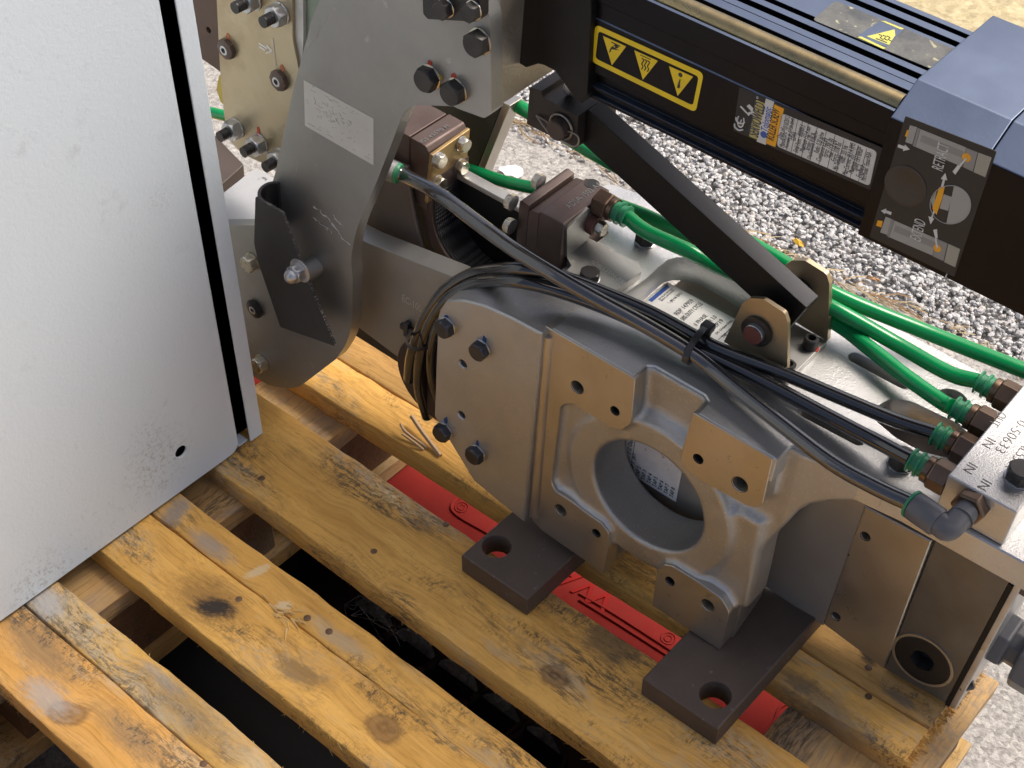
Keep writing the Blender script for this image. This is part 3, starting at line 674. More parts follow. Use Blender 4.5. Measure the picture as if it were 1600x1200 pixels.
# -- the ring casting: one cast body with soft fillets (marching over a distance field), machined pads on it
U0, U1, N0, N1, V0, V1, H = -.226, .150, -.004, .062, -.006, .262, .00135
gu = np.arange(U0, U1, H); gn = np.arange(N0, N1, H); gv = np.arange(V0, V1, H)
UU, VV = np.meshgrid(gu, gv, indexing='ij')
def sdpoly(P):
    P = np.array(P); d = np.full(UU.shape, 1e9); s = np.ones(UU.shape)
    for i in range(len(P)):
        a, b = P[i], P[i - 1]; e = b - a; wx, wy = UU - a[0], VV - a[1]
        t = np.clip((wx * e[0] + wy * e[1]) / (e @ e + 1e-15), 0, 1); d = np.minimum(d, (wx - e[0] * t) ** 2 + (wy - e[1] * t) ** 2)
        c1 = VV >= a[1]; c2 = VV < b[1]; c3 = e[0] * wy > e[1] * wx
        s = np.where((c1 & c2 & c3) | (~c1 & ~c2 & ~c3), -s, s)
    return s * np.sqrt(d)
def ext(d2, n0, n1, r=.0, sh=None):
    dn = np.abs(gn - (n0 + n1) / 2) - (n1 - n0) / 2 + r; a = d2 + r
    x = a[:, None, :]; y = dn[None, :, None]
    if sh is not None: y = np.abs(gn[None, :, None] - (n0 + n1) / 2 - sh[:, None, :] / 2) - (n1 - n0 - sh[:, None, :]) / 2 + r
    return np.minimum(np.maximum(x, y), 0) + np.sqrt(np.maximum(x, 0) ** 2 + np.maximum(y, 0) ** 2) - r
def smin(a, b, k): h = np.clip(.5 + .5 * (b - a) / k, 0, 1); return b + (a - b) * h - k * h * (1 - h)
def smax(a, b, k): return -smin(-a, -b, k)
RCU, RCV = -.102, .120
ring2 = np.sqrt((UU - RCU) ** 2 + (VV - RCV) ** 2)
padC = rpoly((lambda L: [(p[0], .2494) if i in (0, 1) else p for i, p in enumerate(L)])(Pn([(851, 521), (991, 600), (987, 650), (984, 664), (970, 673), (952, 667), (893, 629.6), (876, 634), (861, 753), (868, 768), (892, 783), (914, 800), (940, 818), (951, 832), (952, 853), (943, 896.6), (845, 828), (831, 812)], 0)), [.001, .003, .002, .006, .006, .002, .012, .012, .012, .006, .004, .004, .006, .008, .004, .001, .001, .002])
flush = lambda L, ids: [(p[0], .2494) if i in ids else p for i, p in enumerate(L)]
padR = rpoly(flush(Pn([(1081, 652), (1065, 705), (1063, 719), (1073, 734), (1093, 750), (1128, 769.5), (1175, 794.5), (1191, 790), (1205, 726)], 0), (0, 8)), [.002, .006, .008, .005, .004, .002, .012, .012, .002])
padL = rpoly(Pn([(1026, 893), (1036, 882), (1050, 884), (1092, 910), (1127, 935), (1140, 957), (1124, 1016), (1018.5, 946)], 0), [.006, .008, .006, .003, .008, .010, .001, .001])
shr = lambda P, d: sdpoly(P) + d
pads = np.minimum(np.minimum(shr(padC, .0006), shr(padR, .0006)), shr(padL, .0006))
arch = Pn([(1350, 787), (1327, 782), (1298, 779), (1271, 782), (1254, 791), (1238, 808), (1222, 824), (1195, 845), (1191, 857), (1183, 893), (1173, 922)], .030)
top_edge = [(-.222, .240), (-.222, .262), (-.05, .262), (.006, .262), (.030, .250), (.060, .242), (.15, .242)]
bodyP = [(-.218, .004), (-.218, .249), (-.12, .2495), (.005, .2495), (.030, .249), (.085, .249), (.085, .2245)] + arch + [(-.005, .055), (-.02, .030), (-.075, .028), (-.115, .030), (-.13, .006), (-.2, .002)]
body = ext(sdpoly(bodyP), .020, .056, .003, np.clip((UU - .015) / .06, 0, 1) * .0115)
ringd = ext(ring2 - .083, .007, .046, .003)
pocket = ext(sdpoly(rpoly([(-.212, .045), (-.212, .205), (-.15, .205), (-.10, .12), (-.11, .04)], .01)), .0085, .040, .002)
web = ext(sdpoly([(-.13, .10), (-.015, .16), (.0, .16), (.008, .055), (-.055, .035), (-.10, .05)]), .0125, .046, .003)
d = smin(ringd, pocket, .006); d = smin(d, web, .010); d = smin(d, body, .014)
lug = ext(pads, .0012, .040, .0)
d = smin(d, lug, .0075)
hole = ring2 - .0565
d = smax(d, -np.broadcast_to(hole[:, None, :], d.shape), .0045)
lim = np.maximum(0, (VV - .2475))[:, None, :]
d = np.maximum(d, np.broadcast_to((VV - .2474)[:, None, :], d.shape) - .001)
# slanted underside of the lower right lug, seen from its side
taps = [(902, 605, .0058, 1), (961, 642, .0040, 0), (1156, 757, .0066, 1), (1091, 717, .0042, 0), (876, 797, .0058, 1), (932, 833, .0040, 0), (1106, 946, .0060, 1), (1047, 908, .0042, 0)]
tp = [(G(x, y, n=0), r, t) for x, y, r, t in taps]
for p, r, t in tp:
    c = np.sqrt((UU - p[0]) ** 2 + (VV - p[2]) ** 2) - r - .0005
    cut = np.maximum(np.broadcast_to(c[:, None, :], d.shape), (gn - .019)[None, :, None]); d = np.maximum(d, -cut)
def surface_net(d, org, h):
    s = d < 0; nx, ny, nz = d.shape
    corners = [(i, j, k) for i in (0, 1) for j in (0, 1) for k in (0, 1)]
    cnt = sum(s[i:nx - 1 + i, j:ny - 1 + j, k:nz - 1 + k].astype(np.int8) for i, j, k in corners)
    act = (cnt > 0) & (cnt < 8); idx = np.full(act.shape, -1); I = np.argwhere(act); idx[act] = np.arange(len(I))
    acc = np.zeros((len(I), 3)); w = np.zeros(len(I))
    val = {c: d[I[:, 0] + c[0], I[:, 1] + c[1], I[:, 2] + c[2]] for c in corners}
    for a in corners:
        for ax in range(3):
            if a[ax] == 0:
                b = list(a); b[ax] = 1; b = tuple(b); va, vb = val[a], val[b]; cr = (va < 0) != (vb < 0)
                t = np.where(cr, va / np.where(cr, va - vb, 1), 0); p = np.tile(np.array(a, float), (len(I), 1)); p[:, ax] += t
                acc[cr] += p[cr]; w[cr] += 1
    P = org + (I + acc / w[:, None]) * h
    quads = []
    for ax in range(3):
        sl0 = [slice(None)] * 3; sl1 = [slice(None)] * 3; sl0[ax] = slice(0, -1); sl1[ax] = slice(1, None)
        e = np.argwhere(s[tuple(sl0)] != s[tuple(sl1)]); b, c = (ax + 1) % 3, (ax + 2) % 3
        ok = (e[:, b] > 0) & (e[:, c] > 0) & (e[:, b] < d.shape[b] - 1) & (e[:, c] < d.shape[c] - 1); e = e[ok]
        q = []
        for ob, oc in ((1, 1), (0, 1), (0, 0), (1, 0)):
            x = e.copy(); x[:, b] -= ob; x[:, c] -= oc; q.append(idx[x[:, 0], x[:, 1], x[:, 2]])
        q = np.stack(q, 1); fl = s[e[:, 0], e[:, 1], e[:, 2]]; q[~fl] = q[~fl][:, ::-1]; quads.append(q)
    return P, np.vstack(quads)
P, Q = surface_net(d, np.array([U0, N0, V0]), H)
for _ in range(2):                       # a little smoothing, cast skin
    acc = np.zeros_like(P); cnt = np.zeros(len(P))
    for i in range(4):
        np.add.at(acc, Q[:, i], P[Q[:, (i + 1) % 4]] + P[Q[:, i - 1]]); np.add.at(cnt, Q[:, i], 2)
    P = P * .5 + acc / cnt[:, None] * .5
me = bpy.data.meshes.new('ring_casting'); cc = (P.min(0) + P.max(0)) / 2
me.from_pydata((P - cc).tolist(), [], Q.tolist()); me.materials.append(A['cast']); me.polygons.foreach_set('use_smooth', [True] * len(Q)); me.update()
cast = put('ring_casting', me, gun, tuple(cc)); cast['_c'] = cc.tolist()
def holes_in(lst): return [circ(p[0], p[2], r + .0004, 24) for p, r, t in lst]
for nm, pts, sel in (('left', padC, (0, 1, 4, 5)), ('right', padR, (2, 3)), ('low', padL, (6, 7))):
    m = M().prism(pts, 0, .0185, MN, holes_in([tp[i] for i in sel]), ch=.0006); pd = obj('machined_pad', m, A['mach'], cast, bevel=.0006)
for p, r, t in tp: tapped(cast, p, r, FR, .016, bool(t))
# side cheek of the lower right lug
m = M().prism([(0.0187, .0), (.060, .0205), (.060, .030), (.040, .053), (.0187, .060)], -.012, .002, MU); obj('lug_cheek', m, A['mach'], cast, bevel=.001)
# left cheek plate with the curved top
cheek = Pn([(683, 500), (686, 486), (697, 472), (720, 466), (748, 470), (790, 485), (843, 526), (818, 816), (740, 752), (678, 650)], -.009)
cheek[6] = (cheek[6][0] + .002, .2488)
cheek[2:6] = [(a, b) for a, b in Pn([(697, 470), (722, 469), (755, 477), (800, 497)], -.009)]
lholes = [(723, 569, .0042), (721, 649, .0042)]
lh = [G(x, y, n=-.009) for x, y, r in lholes]
m = M().prism(cheek, -.009, .052, MN, [circ(p[0], p[2], .0042, 20) for p in lh], ch=.0016)
ck = obj('cheek_plate', m, A['cast'], gun, bevel=.0018, seg=3, smooth=30)
for i, (x, y) in enumerate(((694, 513), (748, 548), (690, 676), (741, 711))):
    p = G(x + 2, y - 1, n=-.012); p[1] = -.009; bolt(ck, p, FR, .0165, .0075, 'bluebolt', 'zincgrey', .0015, rot=.25 + .3 * i)
    q = G(*((698, 497), (757, 532), (697, 657), (746, 694))[i], n=-.009); mark(ck, q, .0022, 'bluemark', seed=i, asp=2.2)
mark(ck, G(709, 513, n=-.009), .003, 'yelmark', seed=9)
# vertical fillet strip between cheek plate and pads
a, b = G(850, 524, n=-.004), G(828, 812, n=-.004)
m = M().tube([(a[0] + .0005, .002, a[2] - .002), (b[0] + .0012, .002, b[2] + .004)], .0062, 20); obj('corner_bead', m, A['mach'], gun)

# -- top plate with its openings
TV = .25
pocketP = Pv([(974, 462), (1012, 434), (1030, 417), (1044, 406), (1058, 402.5), (1076, 403), (1100, 410), (1135, 429), (1172, 452)], TV) + [(-.098, .135), (-.098, .085), (-.125, .062), (-.19, .055)]
def slot(a, b, r, v=TV):
    (x0, y0), (x1, y1) = Pv([a, b], v); an = math.atan2(y1 - y0, x1 - x0)
    return [(x0 + r * math.cos(an + t), y0 + r * math.sin(an + t)) for t in np.linspace(math.pi / 2, 3 * math.pi / 2, 9)] + [(x1 + r * math.cos(an + t), y1 + r * math.sin(an + t)) for t in np.linspace(-math.pi / 2, math.pi / 2, 9)]
s1 = slot((1337, 559), (1411, 599), .0058); s2 = slot((1257, 643), (1340, 687), .0055)
ob = rpoly(Pv([(1367, 655), (1368, 637), (1392, 623), (1425, 628), (1500, 664), (1530, 700), (1487, 716), (1440, 705), (1400, 683)], TV), [.006, .012, .012, .012, .004, .004, .004, .01, .01])
cR = Pv([(1487, 625)], TV)[0]
outl = [(-.2135, .0535), (-.2135, .0012), (-.1305, .0012), (-.1295, .0185), (-.124, .0225), (-.076, .0225), (-.0695, .0185), (-.0685, .0012), (.0045, .0012), (.0055, .0225), (.016, .0228), (.05, .0275), (.10, .034), (.20, .036), (.26, .036), (.26, .255), (.15, .255), (.13, .205), (.08, .200), (-.03, .202), (-.16, .203), (-.26, .204), (-.30, .195), (-.3, .150), (-.255, .135), (-.255, .0535)]
tpP = rpoly(outl, [.001, .001, .0, .003, .004, .004, .003, 0, .001, .004, .006, .01, .02, 0, 0, 0, .01, .02, .01, 0, 0, .02, .01, .01, .004, .003])
m = M().prism(tpP, .2235, TV, MV, [pocketP, s1, s2, ob, circ(cR[0], cR[1], .0125, 24)], ch=.0012)
tpl = obj('top_plate', m, A['toppl'], gun, bevel=.0016, seg=3)
m = M().box((-.19, .0645, .03), (-.068, .188, .2165)); tr = obj('transformer', m, A['plate'], gun, bevel=.002)
m = M().box((-.05, .0895, .16), (.20, .19, .2)); obj('inner_deck', m, A['bar'], gun, bevel=.002)
# label on the transformer, seen through the pocket
LV = .2168
def flat_label(name, corners, mats, m=None, thick=.0004):
    """corners in gun coordinates, counter-clockwise seen from its face"""
    c = [np.array(p, float) for p in corners]; n = np.cross(c[1] - c[0], c[3] - c[0]); n /= np.linalg.norm(n)
    m = m or M(); m.hexa([p - n * .0003 for p in c], [p + n * thick for p in c]); return m, c, n
q = [G(x, y, v=LV) for x, y in ((1042, 441), (1147, 495), (1100, 560), (990, 500))]
u0_, n1_ = q[0][0], q[0][1]
L0 = np.array([u0_, n1_, LV])
def LP(a, b): return L0 + np.array([a, -b, .0006])
m, c, n_ = flat_label('nameplate', [L0 + np.array([0, -.085, 0]), L0 + np.array([.088, -.085, 0]), L0 + np.array([.088, 0, 0]), L0], None)
nt = obj('transformer_label', m, A['label'], gun)
m = M(); XD, YD = (0, 1, 0), (-1, 0, 0)
def lt(a, b, s, h, w=None, mi=0): text(m, s, LP(a, b), XD, YD, h, w, .0001, mi)
m.box(LP(.002, .032) - [0, 0, .0001], LP(.006, .004), 1); lt(.0055, .052, 'ING', .0042, .012, 1)
lt(.004, .006, 'SP', .003); lt(.0095, .025, 'DETROIT MI USA', .0016, .02); lt(.012, .025, 'SERIAL NO RATED', .0016, .02)
lt(.020, .020, '(R) US (UL)', .0035, .016)
lt(.033, .031, 'RDP 147959', .0046, .026); lt(.041, .033, '50% DUTY CYCLE', .0046, .030)
lt(.053, .030, '1 PHASE', .0042, .017); lt(.060, .031, 'WATER 3.0', .0042, .022); lt(.067, .031, '29 SEP19', .0042, .022); lt(.073, .028, 'DC Output Data', .003, .024); lt(.080, .028, 'TAP 1 JET', .004, .016)
m.box(LP(.0765, .033) - [0, 0, .0001], LP(.0770, .003)); obj('lettering', m, [A['ink'], A['blue']], nt)
# label seen through the ring
lc = [G(x, y, n=.0635) for x, y in ((961, 726), (1053, 783), (1063, 741), (985, 680))]
bl = lc[0]; LW = lc[1][0] - lc[0][0] + .022; LH = .062
m = M().box((bl[0] - .020, .0635, bl[2]), (bl[0] - .020 + LW, .0643, bl[2] + LH)); nl = obj('rating_label', m, A['label'], gun, bevel=.0004)
m = M(); x = bl[0] - .017
rows = ['KVA THERMAL 3 RATED 50% 168', 'PRI VOLT: 650', 'FREQUENCY: 1000 Hz', 'SEC V MIN. 8.8', 'SERIAL # 147959-001', 'I2 OUT: 3 I2 Out: Data', 'TAP 1  JET', 'TAP 2', 'TAP 3', 'TAP 4', 'TAP 5', 'TAP 6', 'TAP 7', 'TAP 8']
for i, s_ in enumerate(rows):
    h = .0044 if i < 6 else .0042; w_ = min(LH - .008, .0026 * len(s_))
    text(m, s_, (x, .0633, bl[2] + .003), UP, (-1, 0, 0), h, w_, .0001, 0, bold=.012); x += LW / len(rows)
    if i == 5: m.box((x - .0043, .0631, bl[2] + .004), (x - .0040, .0634, bl[2] + LH - .004))
obj('lettering', m, A['ink'], nl)
# rear web plate inside the ring, and right-hand plates
rp = Pn([(1073, 745), (1195, 780), (1345, 780), (1285, 975), (1180, 912), (1057, 850)], .0845)
m = M().prism([(-.036, .006), (.056, .001), (.056, .2), (-.022, .2)], .0845, .0885, MN)
obj('recessed_plate', m, mat('polished_plate', (.48, .445, .39), .26, .6, var=(.42, .39, .34), vs=10, bump=.03, bs=500, rvar=.0), gun)
m = M().prism([(-.078, .012), (-.037, .008), (-.0235, .2), (-.0555, .2)], .0655, .0690, MN, [circ(*Pn([(1096, 806)], .0655)[0], .0045, 16)]); obj('inner_plate', m, A['plate'], gun)
sv = Pn([(1351, 791), (1455, 846), (1380, 1045), (1286, 975)], .083)
m = M().prism(sv, .083, .100, MN, [circ(*Pn([(x, y)], .083)[0], .0042, 20) for x, y in ((1352, 838), (1306, 963))], ch=.001)
sp = obj('side_pad', m, A['mach'], gun, bevel=.001)
for x, y in ((1352, 838), (1306, 963)): tapped(sp, G(x, y, n=.083), .0042, FR, .012)
mark(sp, G(1326, 867, n=.0829), .0010, 'ink', seed=3, asp=1)
dk = Pn([(1461, 841), (1580, 908), (1478, 1100), (1381, 1045)], .088)
pc = G(1442, 1031, n=.088)
m = M().prism(dk, .088, .17, MN, [circ(pc[0], pc[2], .0245, 32)], ch=.0012); db = obj('end_block', m, mat('dark_bronze_steel', (.19, .183, .168), .40, .75, var=(.14, .135, .125), vs=16, bump=.05, bs=300, rvar=.1, stain=((.06, .055, .05), 20, .6)), gun, bevel=.0015)
pc = G(1442, 1031, n=.088)
m = M(); m.lathe([(.0285, -.0005), (.0285, .0012), (.026, .0012)], pc, FR, 40, cap=False, m=1)
m.lathe([(.0258, -.002), (.0258, .0004), (.0248, .0012), (.011, .0012)], pc, FR, 40, cap=False)
m.lathe([(.011, .0012), (.0108, -.012), (.0002, -.012)], pc, FR, 6, cap=False, ph=.35, m=2)
obj('socket_plug', m, [A['blkpl'], A['mach'], A['dark']], db)
# end cover at the right of the block with clips and hose coupling
e0, e1 = dk[1], dk[2]
m = M().prism([e0, (e0[0] + .009, e0[1]), (e1[0] + .009, e1[1]), e1], .0882, .168, MN); obj('end_cover', m, A['zincgrey'], gun, bevel=.001)
m = M().prism([(e0[0] - .0005, e0[1] - .003), (e0[0] + .0035, e0[1] - .003), (e1[0] + .0035, e1[1]), (e1[0] - .0005, e1[1])], .0868, .089, MN); obj('gasket', m, A['paintblk'], gun)
for x, y in ((1555, 942), (1511, 1073)):
    p = G(x, y, n=.094); m = M(); m.cyl((p[0] - .006, p[1] - .002, p[2] - .003), (p[0] + .003, p[1] + .004, p[2] + .004), .0055, 14, ch=.0015); obj('clip', m, A['tie'], gun)
hx = G(1572, 1000, n=.13); m = M()
m.lathe([(.026, -.02), (.026, .004), (.023, .006)], hx, RT, 6, ph=.2); obj('coupling_nut', m, A['elbow'], gun, bevel=.002)
m = M(); m.lathe([(.018, .004), (.018, .016), (.031, .017), (.033, .02), (.033, .055), (.030, .058)], hx, RT, 8, ph=.1); obj('hose_coupling', m, A['elbow'], gun, bevel=.002)
m = M(); m.lathe([(.024, .058), (.024, .2)], hx, RT, 24); obj('coupling_sleeve', m, A['oxide'], gun)

# -- manifold block on the right
mf = .039; a = G(1482, 741, n=mf); b = G(1589, 803, n=mf); MT = (a[2] + b[2]) / 2; MU0, MU1 = a[0], b[0]
hx4 = [(1568, 617), (1531, 658), (1501, 699), (1464, 741)]
m = M().box((MU0, mf, TV + .0005), (MU1, .30, MT)); man = obj('manifold_block', m, A['toppl'], gun, bevel=.0014, seg=2)
m = M(); Z = MT + .0002
def mt_(txt, px, h, w=None):
    p = G(*px, v=MT); text(m, txt, (p[0], p[1], Z), (0, -1, 0), (1, 0, 0), h, w, .0001, bold=-.018)
mt_('OUT', (1560, 642), .0075, .017); mt_('IN', (1543, 683), .0072, .010); mt_('IN', (1514, 722), .0072, .010); mt_('IN', (1536, 748), .0072, .010)
mt_('0-50633', (1592, 655), .0075, .042); mt_('AL55-A', (1601, 690), .0075, .034)
obj('stamped_lettering', m, A['stamp'], man)
bolt(man, G(1592, 748, v=MT), UP, .0195, .010, 'oxide', 'zincgrey', .0015, rot=.3)
def fitting(px, parent, u_face, ax=(-1, 0, 0), dirt='brass'):
    p = G(*px, u=u_face + ax[0] * .010); p[0] = u_face; m = M(); R = .0118
    m.lathe([(R * 1.1, .0), (R * 1.1, .013), (R * .98, .0145)], p, ax, 6, ph=.3)
    m.lathe([(R * .9, .0145), (R * .9, .0195)], p, ax, 24)
    o = obj('hose_fitting', m, A[dirt], parent, bevel=.0006)
    m = M(); m.lathe([(R * .74, .0195), (R * .74, .0230), (R * .88, .0236), (R * .88, .0254), (R * .66, .0258), (R * .66, .0300), (R * .84, .0304), (R * .84, .0320), (R * .60, .0325)], p, ax, 28)
    obj('release_collar', m, A['collar'], o)
    return p + np.array(ax) * .032
ends = [fitting(q, gun, MU0) for q in hx4]
# elbow fitting on the manifold's front
ep = G(1512, 796, n=mf - .008); ep[1] = mf; m = M()
m.lathe([(.0135, 0), (.0135, .008), (.0125, .0095)], ep, FR, 6, ph=.2); eo = obj('elbow_nut', m, A['brass'], gun, bevel=.0006)
k0 = np.array([ep[0], mf - .0095, ep[2]]); k1 = G(1490, 826, n=mf - .034); k2 = G(1447, 803, n=mf - .030); k3 = G(1432, 795, n=mf - .029)
k1 = np.array([ep[0] - .002, mf - .034, ep[2] - .001]); dv = np.array([-.96, -.0, .14])
dv = (k2 - k1) / np.linalg.norm(k2 - k1); k2 = k1 + dv * .031
m = M(); m.tube(catmull([k0, k0 * .5 + k1 * .5, k1 + dv * .001, k1 + dv * .010], 6), .0092, 20); m.lathe([(.0100, .008), (.0112, .010), (.0112, .030), (.0105, .031)], k1, dv, 24)
m.tube([k0 + [0, -.009, 0], k0 + [0, -.0105, 0]], .0098, 20)
obj('elbow_fitting', m, A['elbow'], eo); m = M(); m.lathe([(.0082, .031), (.0112, .0315), (.0112, .0335), (.0078, .034)], k1, dv, 24); obj('release_collar', m, A['collar'], eo)
el_end = k1 + dv * .033

# -- bolts on the top plate
for px, vv, mt_n, af in (((1407, 722), TV, 'oxide', .0185), ((1008, 375), TV, 'oxide', .0165),):
    bolt(tpl, G(px[0], px[1] + 4, v=vv), UP, af, .010, mt_n, 'zincgrey', .002, rot=.2)

# -- L bracket
m = M(); lb0, lb1, nb0, nb1 = -.2585, -.1985, .064, .109
foot = rpoly(Pv([(886, 402), (918, 371), (1000, 412), (1003, 424), (950, 462), (905, 440), (880, 428), (893, 415)], .258), [.002, .001, .004, .003, .002, .002, .003, .004])
m.prism(foot, TV + .0003, .258, MV)
legp = [G(x, y, u=-.2555)[[1, 2]] for x, y in ((886, 403), (886, 357), (920, 325), (928, 332), (920, 373))]
m.prism(rpoly([tuple(p) for p in legp], [.001, .003, .002, .004, .001]), -.2615, -.2555, MU)
lbk = obj('angle_bracket', m, A['plate'], gun, bevel=.0008)
m = M(); p = G(920, 409, v=.258); text(m, 'ADSU-1594-030', (p[0], p[1], .2582), (1, -.12, 0), (.1, 1, 0), .005, .040, .0002); obj('stamped_lettering', m, A['scratch'], lbk)
bolt(lbk, G(921, 434, v=.258), UP, .0165, .006, 'oxide', 'zincgrey', .001, rot=.5)
bp_ = G(925, 349, u=-.2545); m = M(); m.lathe([(.0095, -.001), (.0095, .006), (.0085, .0065)], bp_, RT, 20); obj('spacer_washer', m, mat('rusty_washer', (.20, .09, .06), .6, .3), lbk)
bolt(lbk, bp_ + [.0065, 0, 0], RT, .0115, .006, 'zinc', 'zincgrey', .0012, rot=.4)
# -- rear clamp block (with the green-tube fitting)
cu1, cu0, cv1, cn0, cn1 = -.262, -.288, .297, .066, .131
tp4 = [G(x, y, v=cv1) for x, y in ((843, 330), (880.6, 351), (950, 295), (916, 276))]
cu0, cu1 = tp4[0][0], tp4[1][0]; cn0 = tp4[1][1]; cn1 = tp4[2][1]
m = M().box((cu0, cn0, .205), (cu1 - .0003, cn1, cv1)); cb = obj('clamp_block', m, A['brown'], gun, bevel=.0012)
m = M(); m.lathe([(.0045, -.004), (.0045, .0003), (.0068, .0004), (.0068, -.001)], G(925, 287, v=cv1), UP, 24, cap=False); m.cyl(G(925, 287, v=cv1) - [0, 0, .004], G(925, 287, v=cv1) + [0, 0, .0003], .0044, 20, m=1); obj('pipe_plug', m, [A['oxide'], A['dark']], cb)
m = M(); p = G(896, 330, v=cv1); text(m, 'ADSA-1502-AA', (p[0] - .004, p[1], cv1 + .0002), (0.0, 1, 0), (-1, 0, 0), .006, .048, .0002); obj('stamped_lettering', m, A['stamp'], cb)
for du, w_, top, mt_n in ((0, .011, cv1 - .003, 'brown'), (.0115, .010, cv1 - .001, 'bronze')):
    x1 = cu0 - .0006 - du; m = M(); m.prism(rpoly([(x1 - w_, .215), (x1, .215), (x1, top), (x1 - w_, top + (.002 if du else -.002))], [.001, .001, .001, .004]), cn0 + .001, cn1 - .001, MN); obj('clamp_plate', m, A[mt_n] if not du else A['brown'], gun, bevel=.0008)
for px in ((803, 318), (801, 355)):
    p = G(*px, u=cu0 - .0225); bolt(cb, p, (-1, 0, 0), .0125, .006, 'zinc', 'zincgrey', .001)
bolt(cb, G(846, 286, u=cu0 - .0225), (-1, 0, 0), .0125, .006, 'zinc', 'zincgrey', .001)
fp = fitting((948, 322), gun, cu1, RT)
# -- front clamp block with four hex bolts and the laminated strap
k1u = -.406; gf = [tuple(G(x, y, u=k1u)[[1, 2]]) for x, y in ((676, 243), (735, 201), (727, 281), (668, 318))]
m = M().prism(gf, k1u - .004, k1u, MU); gp_ = obj('clamp_face', m, A['bronze'], gun, bevel=.0008)
gt = [G(x, y, v=gf[0][1] + .003) for x, y in ((643, 221), (676, 243), (735, 200), (702, 180))]
m = M().prism(rpoly([(k1u - .0046, gf[3][1] - .014), (k1u - .0046, gf[0][1] + .001), (k1u - .008, gf[0][1] + .006), (k1u - .026, gf[0][1] + .0065), (k1u - .026, gf[3][1] - .012)], [.001, .002, .004, .001, .001]), gf[0][0], gf[1][0], MN); b1o = obj('clamp_block', m, A['brown'], gun, bevel=.0008)
m = M().prism([(k1u - .060, .235), (k1u - .060, gf[0][1] + .0068), (k1u - .0275, gf[0][1] + .0068), (k1u - .0275, .22)], gf[0][0], gf[1][0] - .001, MN); obj('clamp_backing', m, A['brown'], gun, bevel=.001)
m = M(); p = G(657, 222, v=gf[0][1] + .0066); text(m, 'GS 43570 H', (p[0] + .003, p[1], gf[0][1] + .0068), (0, 1, 0), (-1, 0, 0), .0042, .036, .0002); obj('stamped_lettering', m, A['stamp'], b1o)
for i, (x, y) in enumerate(((690, 252), (728, 227), (725, 262), (690, 288))):
    p = G(x - 3, y - 1, u=k1u + .004); p[0] = k1u; bolt(gp_, p, RT, .0125, .0065, 'zinc', 'zincgrey', .0015, rot=.4 + i * .5)
# laminated strap
sx = [(-.4115, .265), (-.4115, .230), (-.408, .207), (-.396, .188), (-.374, .173), (-.344, .167), (-.318, .175), (-.299, .198), (-.294, .235)]
cl = catmull([(a, b, 0) for a, b in sx], 6); th = .006
nrm = []
for i in range(len(cl)):
    t = cl[min(i + 1, len(cl) - 1)] - cl[max(i - 1, 0)]; t /= np.linalg.norm(t); nrm.append(np.array([-t[1], t[0], 0]))
inn = [p + n * th for p, n in zip(cl, nrm)]; oth = [p - n * th for p, n in zip(cl, nrm)]
wm = bpy.data.materials.new('woven_black_sheath'); wm.use_nodes = True; t = wm.node_tree; p_ = t.nodes['Principled BSDF']
tc = t.nodes.new('ShaderNodeTexCoord'); outs = []
for rot in (.75, -.75):
    mp_ = t.nodes.new('ShaderNodeMapping'); mp_.inputs['Rotation'].default_value = (0, rot, 0); mp_.inputs['Scale'].default_value = (1, 1, 1)
    wv = t.nodes.new('ShaderNodeTexWave'); wv.inputs['Scale'].default_value = 130; wv.bands_direction = 'X' if rot > 0 else 'Y'; wv.inputs['Distortion'].default_value = .6
    t.links.new(tc.outputs['Object'], mp_.inputs[0]); t.links.new(mp_.outputs[0], wv.inputs[0]); outs.append(wv.outputs['Fac'])
mm = t.nodes.new('ShaderNodeMath'); mm.operation = 'MULTIPLY'; t.links.new(outs[0], mm.inputs[0]); t.links.new(outs[1], mm.inputs[1])
cr = t.nodes.new('ShaderNodeValToRGB'); cr.color_ramp.elements[0].color = (.008, .008, .009, 1); cr.color_ramp.elements[1].color = (.075, .075, .08, 1); t.links.new(mm.outputs[0], cr.inputs[0]); t.links.new(cr.outputs[0], p_.inputs['Base Color'])
bm_ = t.nodes.new('ShaderNodeBump'); bm_.inputs['Strength'].default_value = .8; bm_.inputs['Distance'].default_value = .001; t.links.new(mm.outputs[0], bm_.inputs['Height']); t.links.new(bm_.outputs[0], p_.inputs['Normal'])
m = M(); n0, n1 = gf[0][0] + .001, gf[1][0] - .001
ribn = [(p[0], p[1]) for p in inn] + [(p[0], p[1]) for p in oth[::-1]]
m.prism(ribn, n0, n1, MN); obj('laminated_strap', m, A['brown'], gun)
m = M(); inn2 = [p + n * (th + .0014) for p, n in zip(cl, nrm)]; inn3 = [p + n * (th + .0002) for p, n in zip(cl, nrm)]
m.prism([(p[0], p[1]) for p in inn2[3:]] + [(p[0], p[1]) for p in inn3[3:][::-1]], n0 + .003, n1 - .001, MN); obj('strap_sheath', m, wm, gun)
# black box behind, with grey rail on top
m = M().box((-.46, .106, .09), (-.266, .116, .2475)); obj('rear_box', m, A['paintblk'], gun, bevel=.002)
m = M().box((-.455, .1045, .2478), (-.296, .1165, .2535)); obj('rear_rail', m, A['toppl'], gun, bevel=.001)

# far arm plate, seen behind the front clamp
m = M().prism(Pn([(600, 80), (785, 160), (738, 282), (700, 300), (640, 250)], .150), .150, .168, MN); obj('far_arm_plate', m, mat('dark_green_grey_plate', (.075, .08, .062), .5, .5, var=(.055, .06, .048), vs=10), gun, bevel=.001)
m = M().prism(Pn([(786, 160.5), (797, 165.5), (749, 284), (739, 282)], .150), .1502, .168, MN); obj('far_arm_edge', m, A['mach'], gun, bevel=.0006)
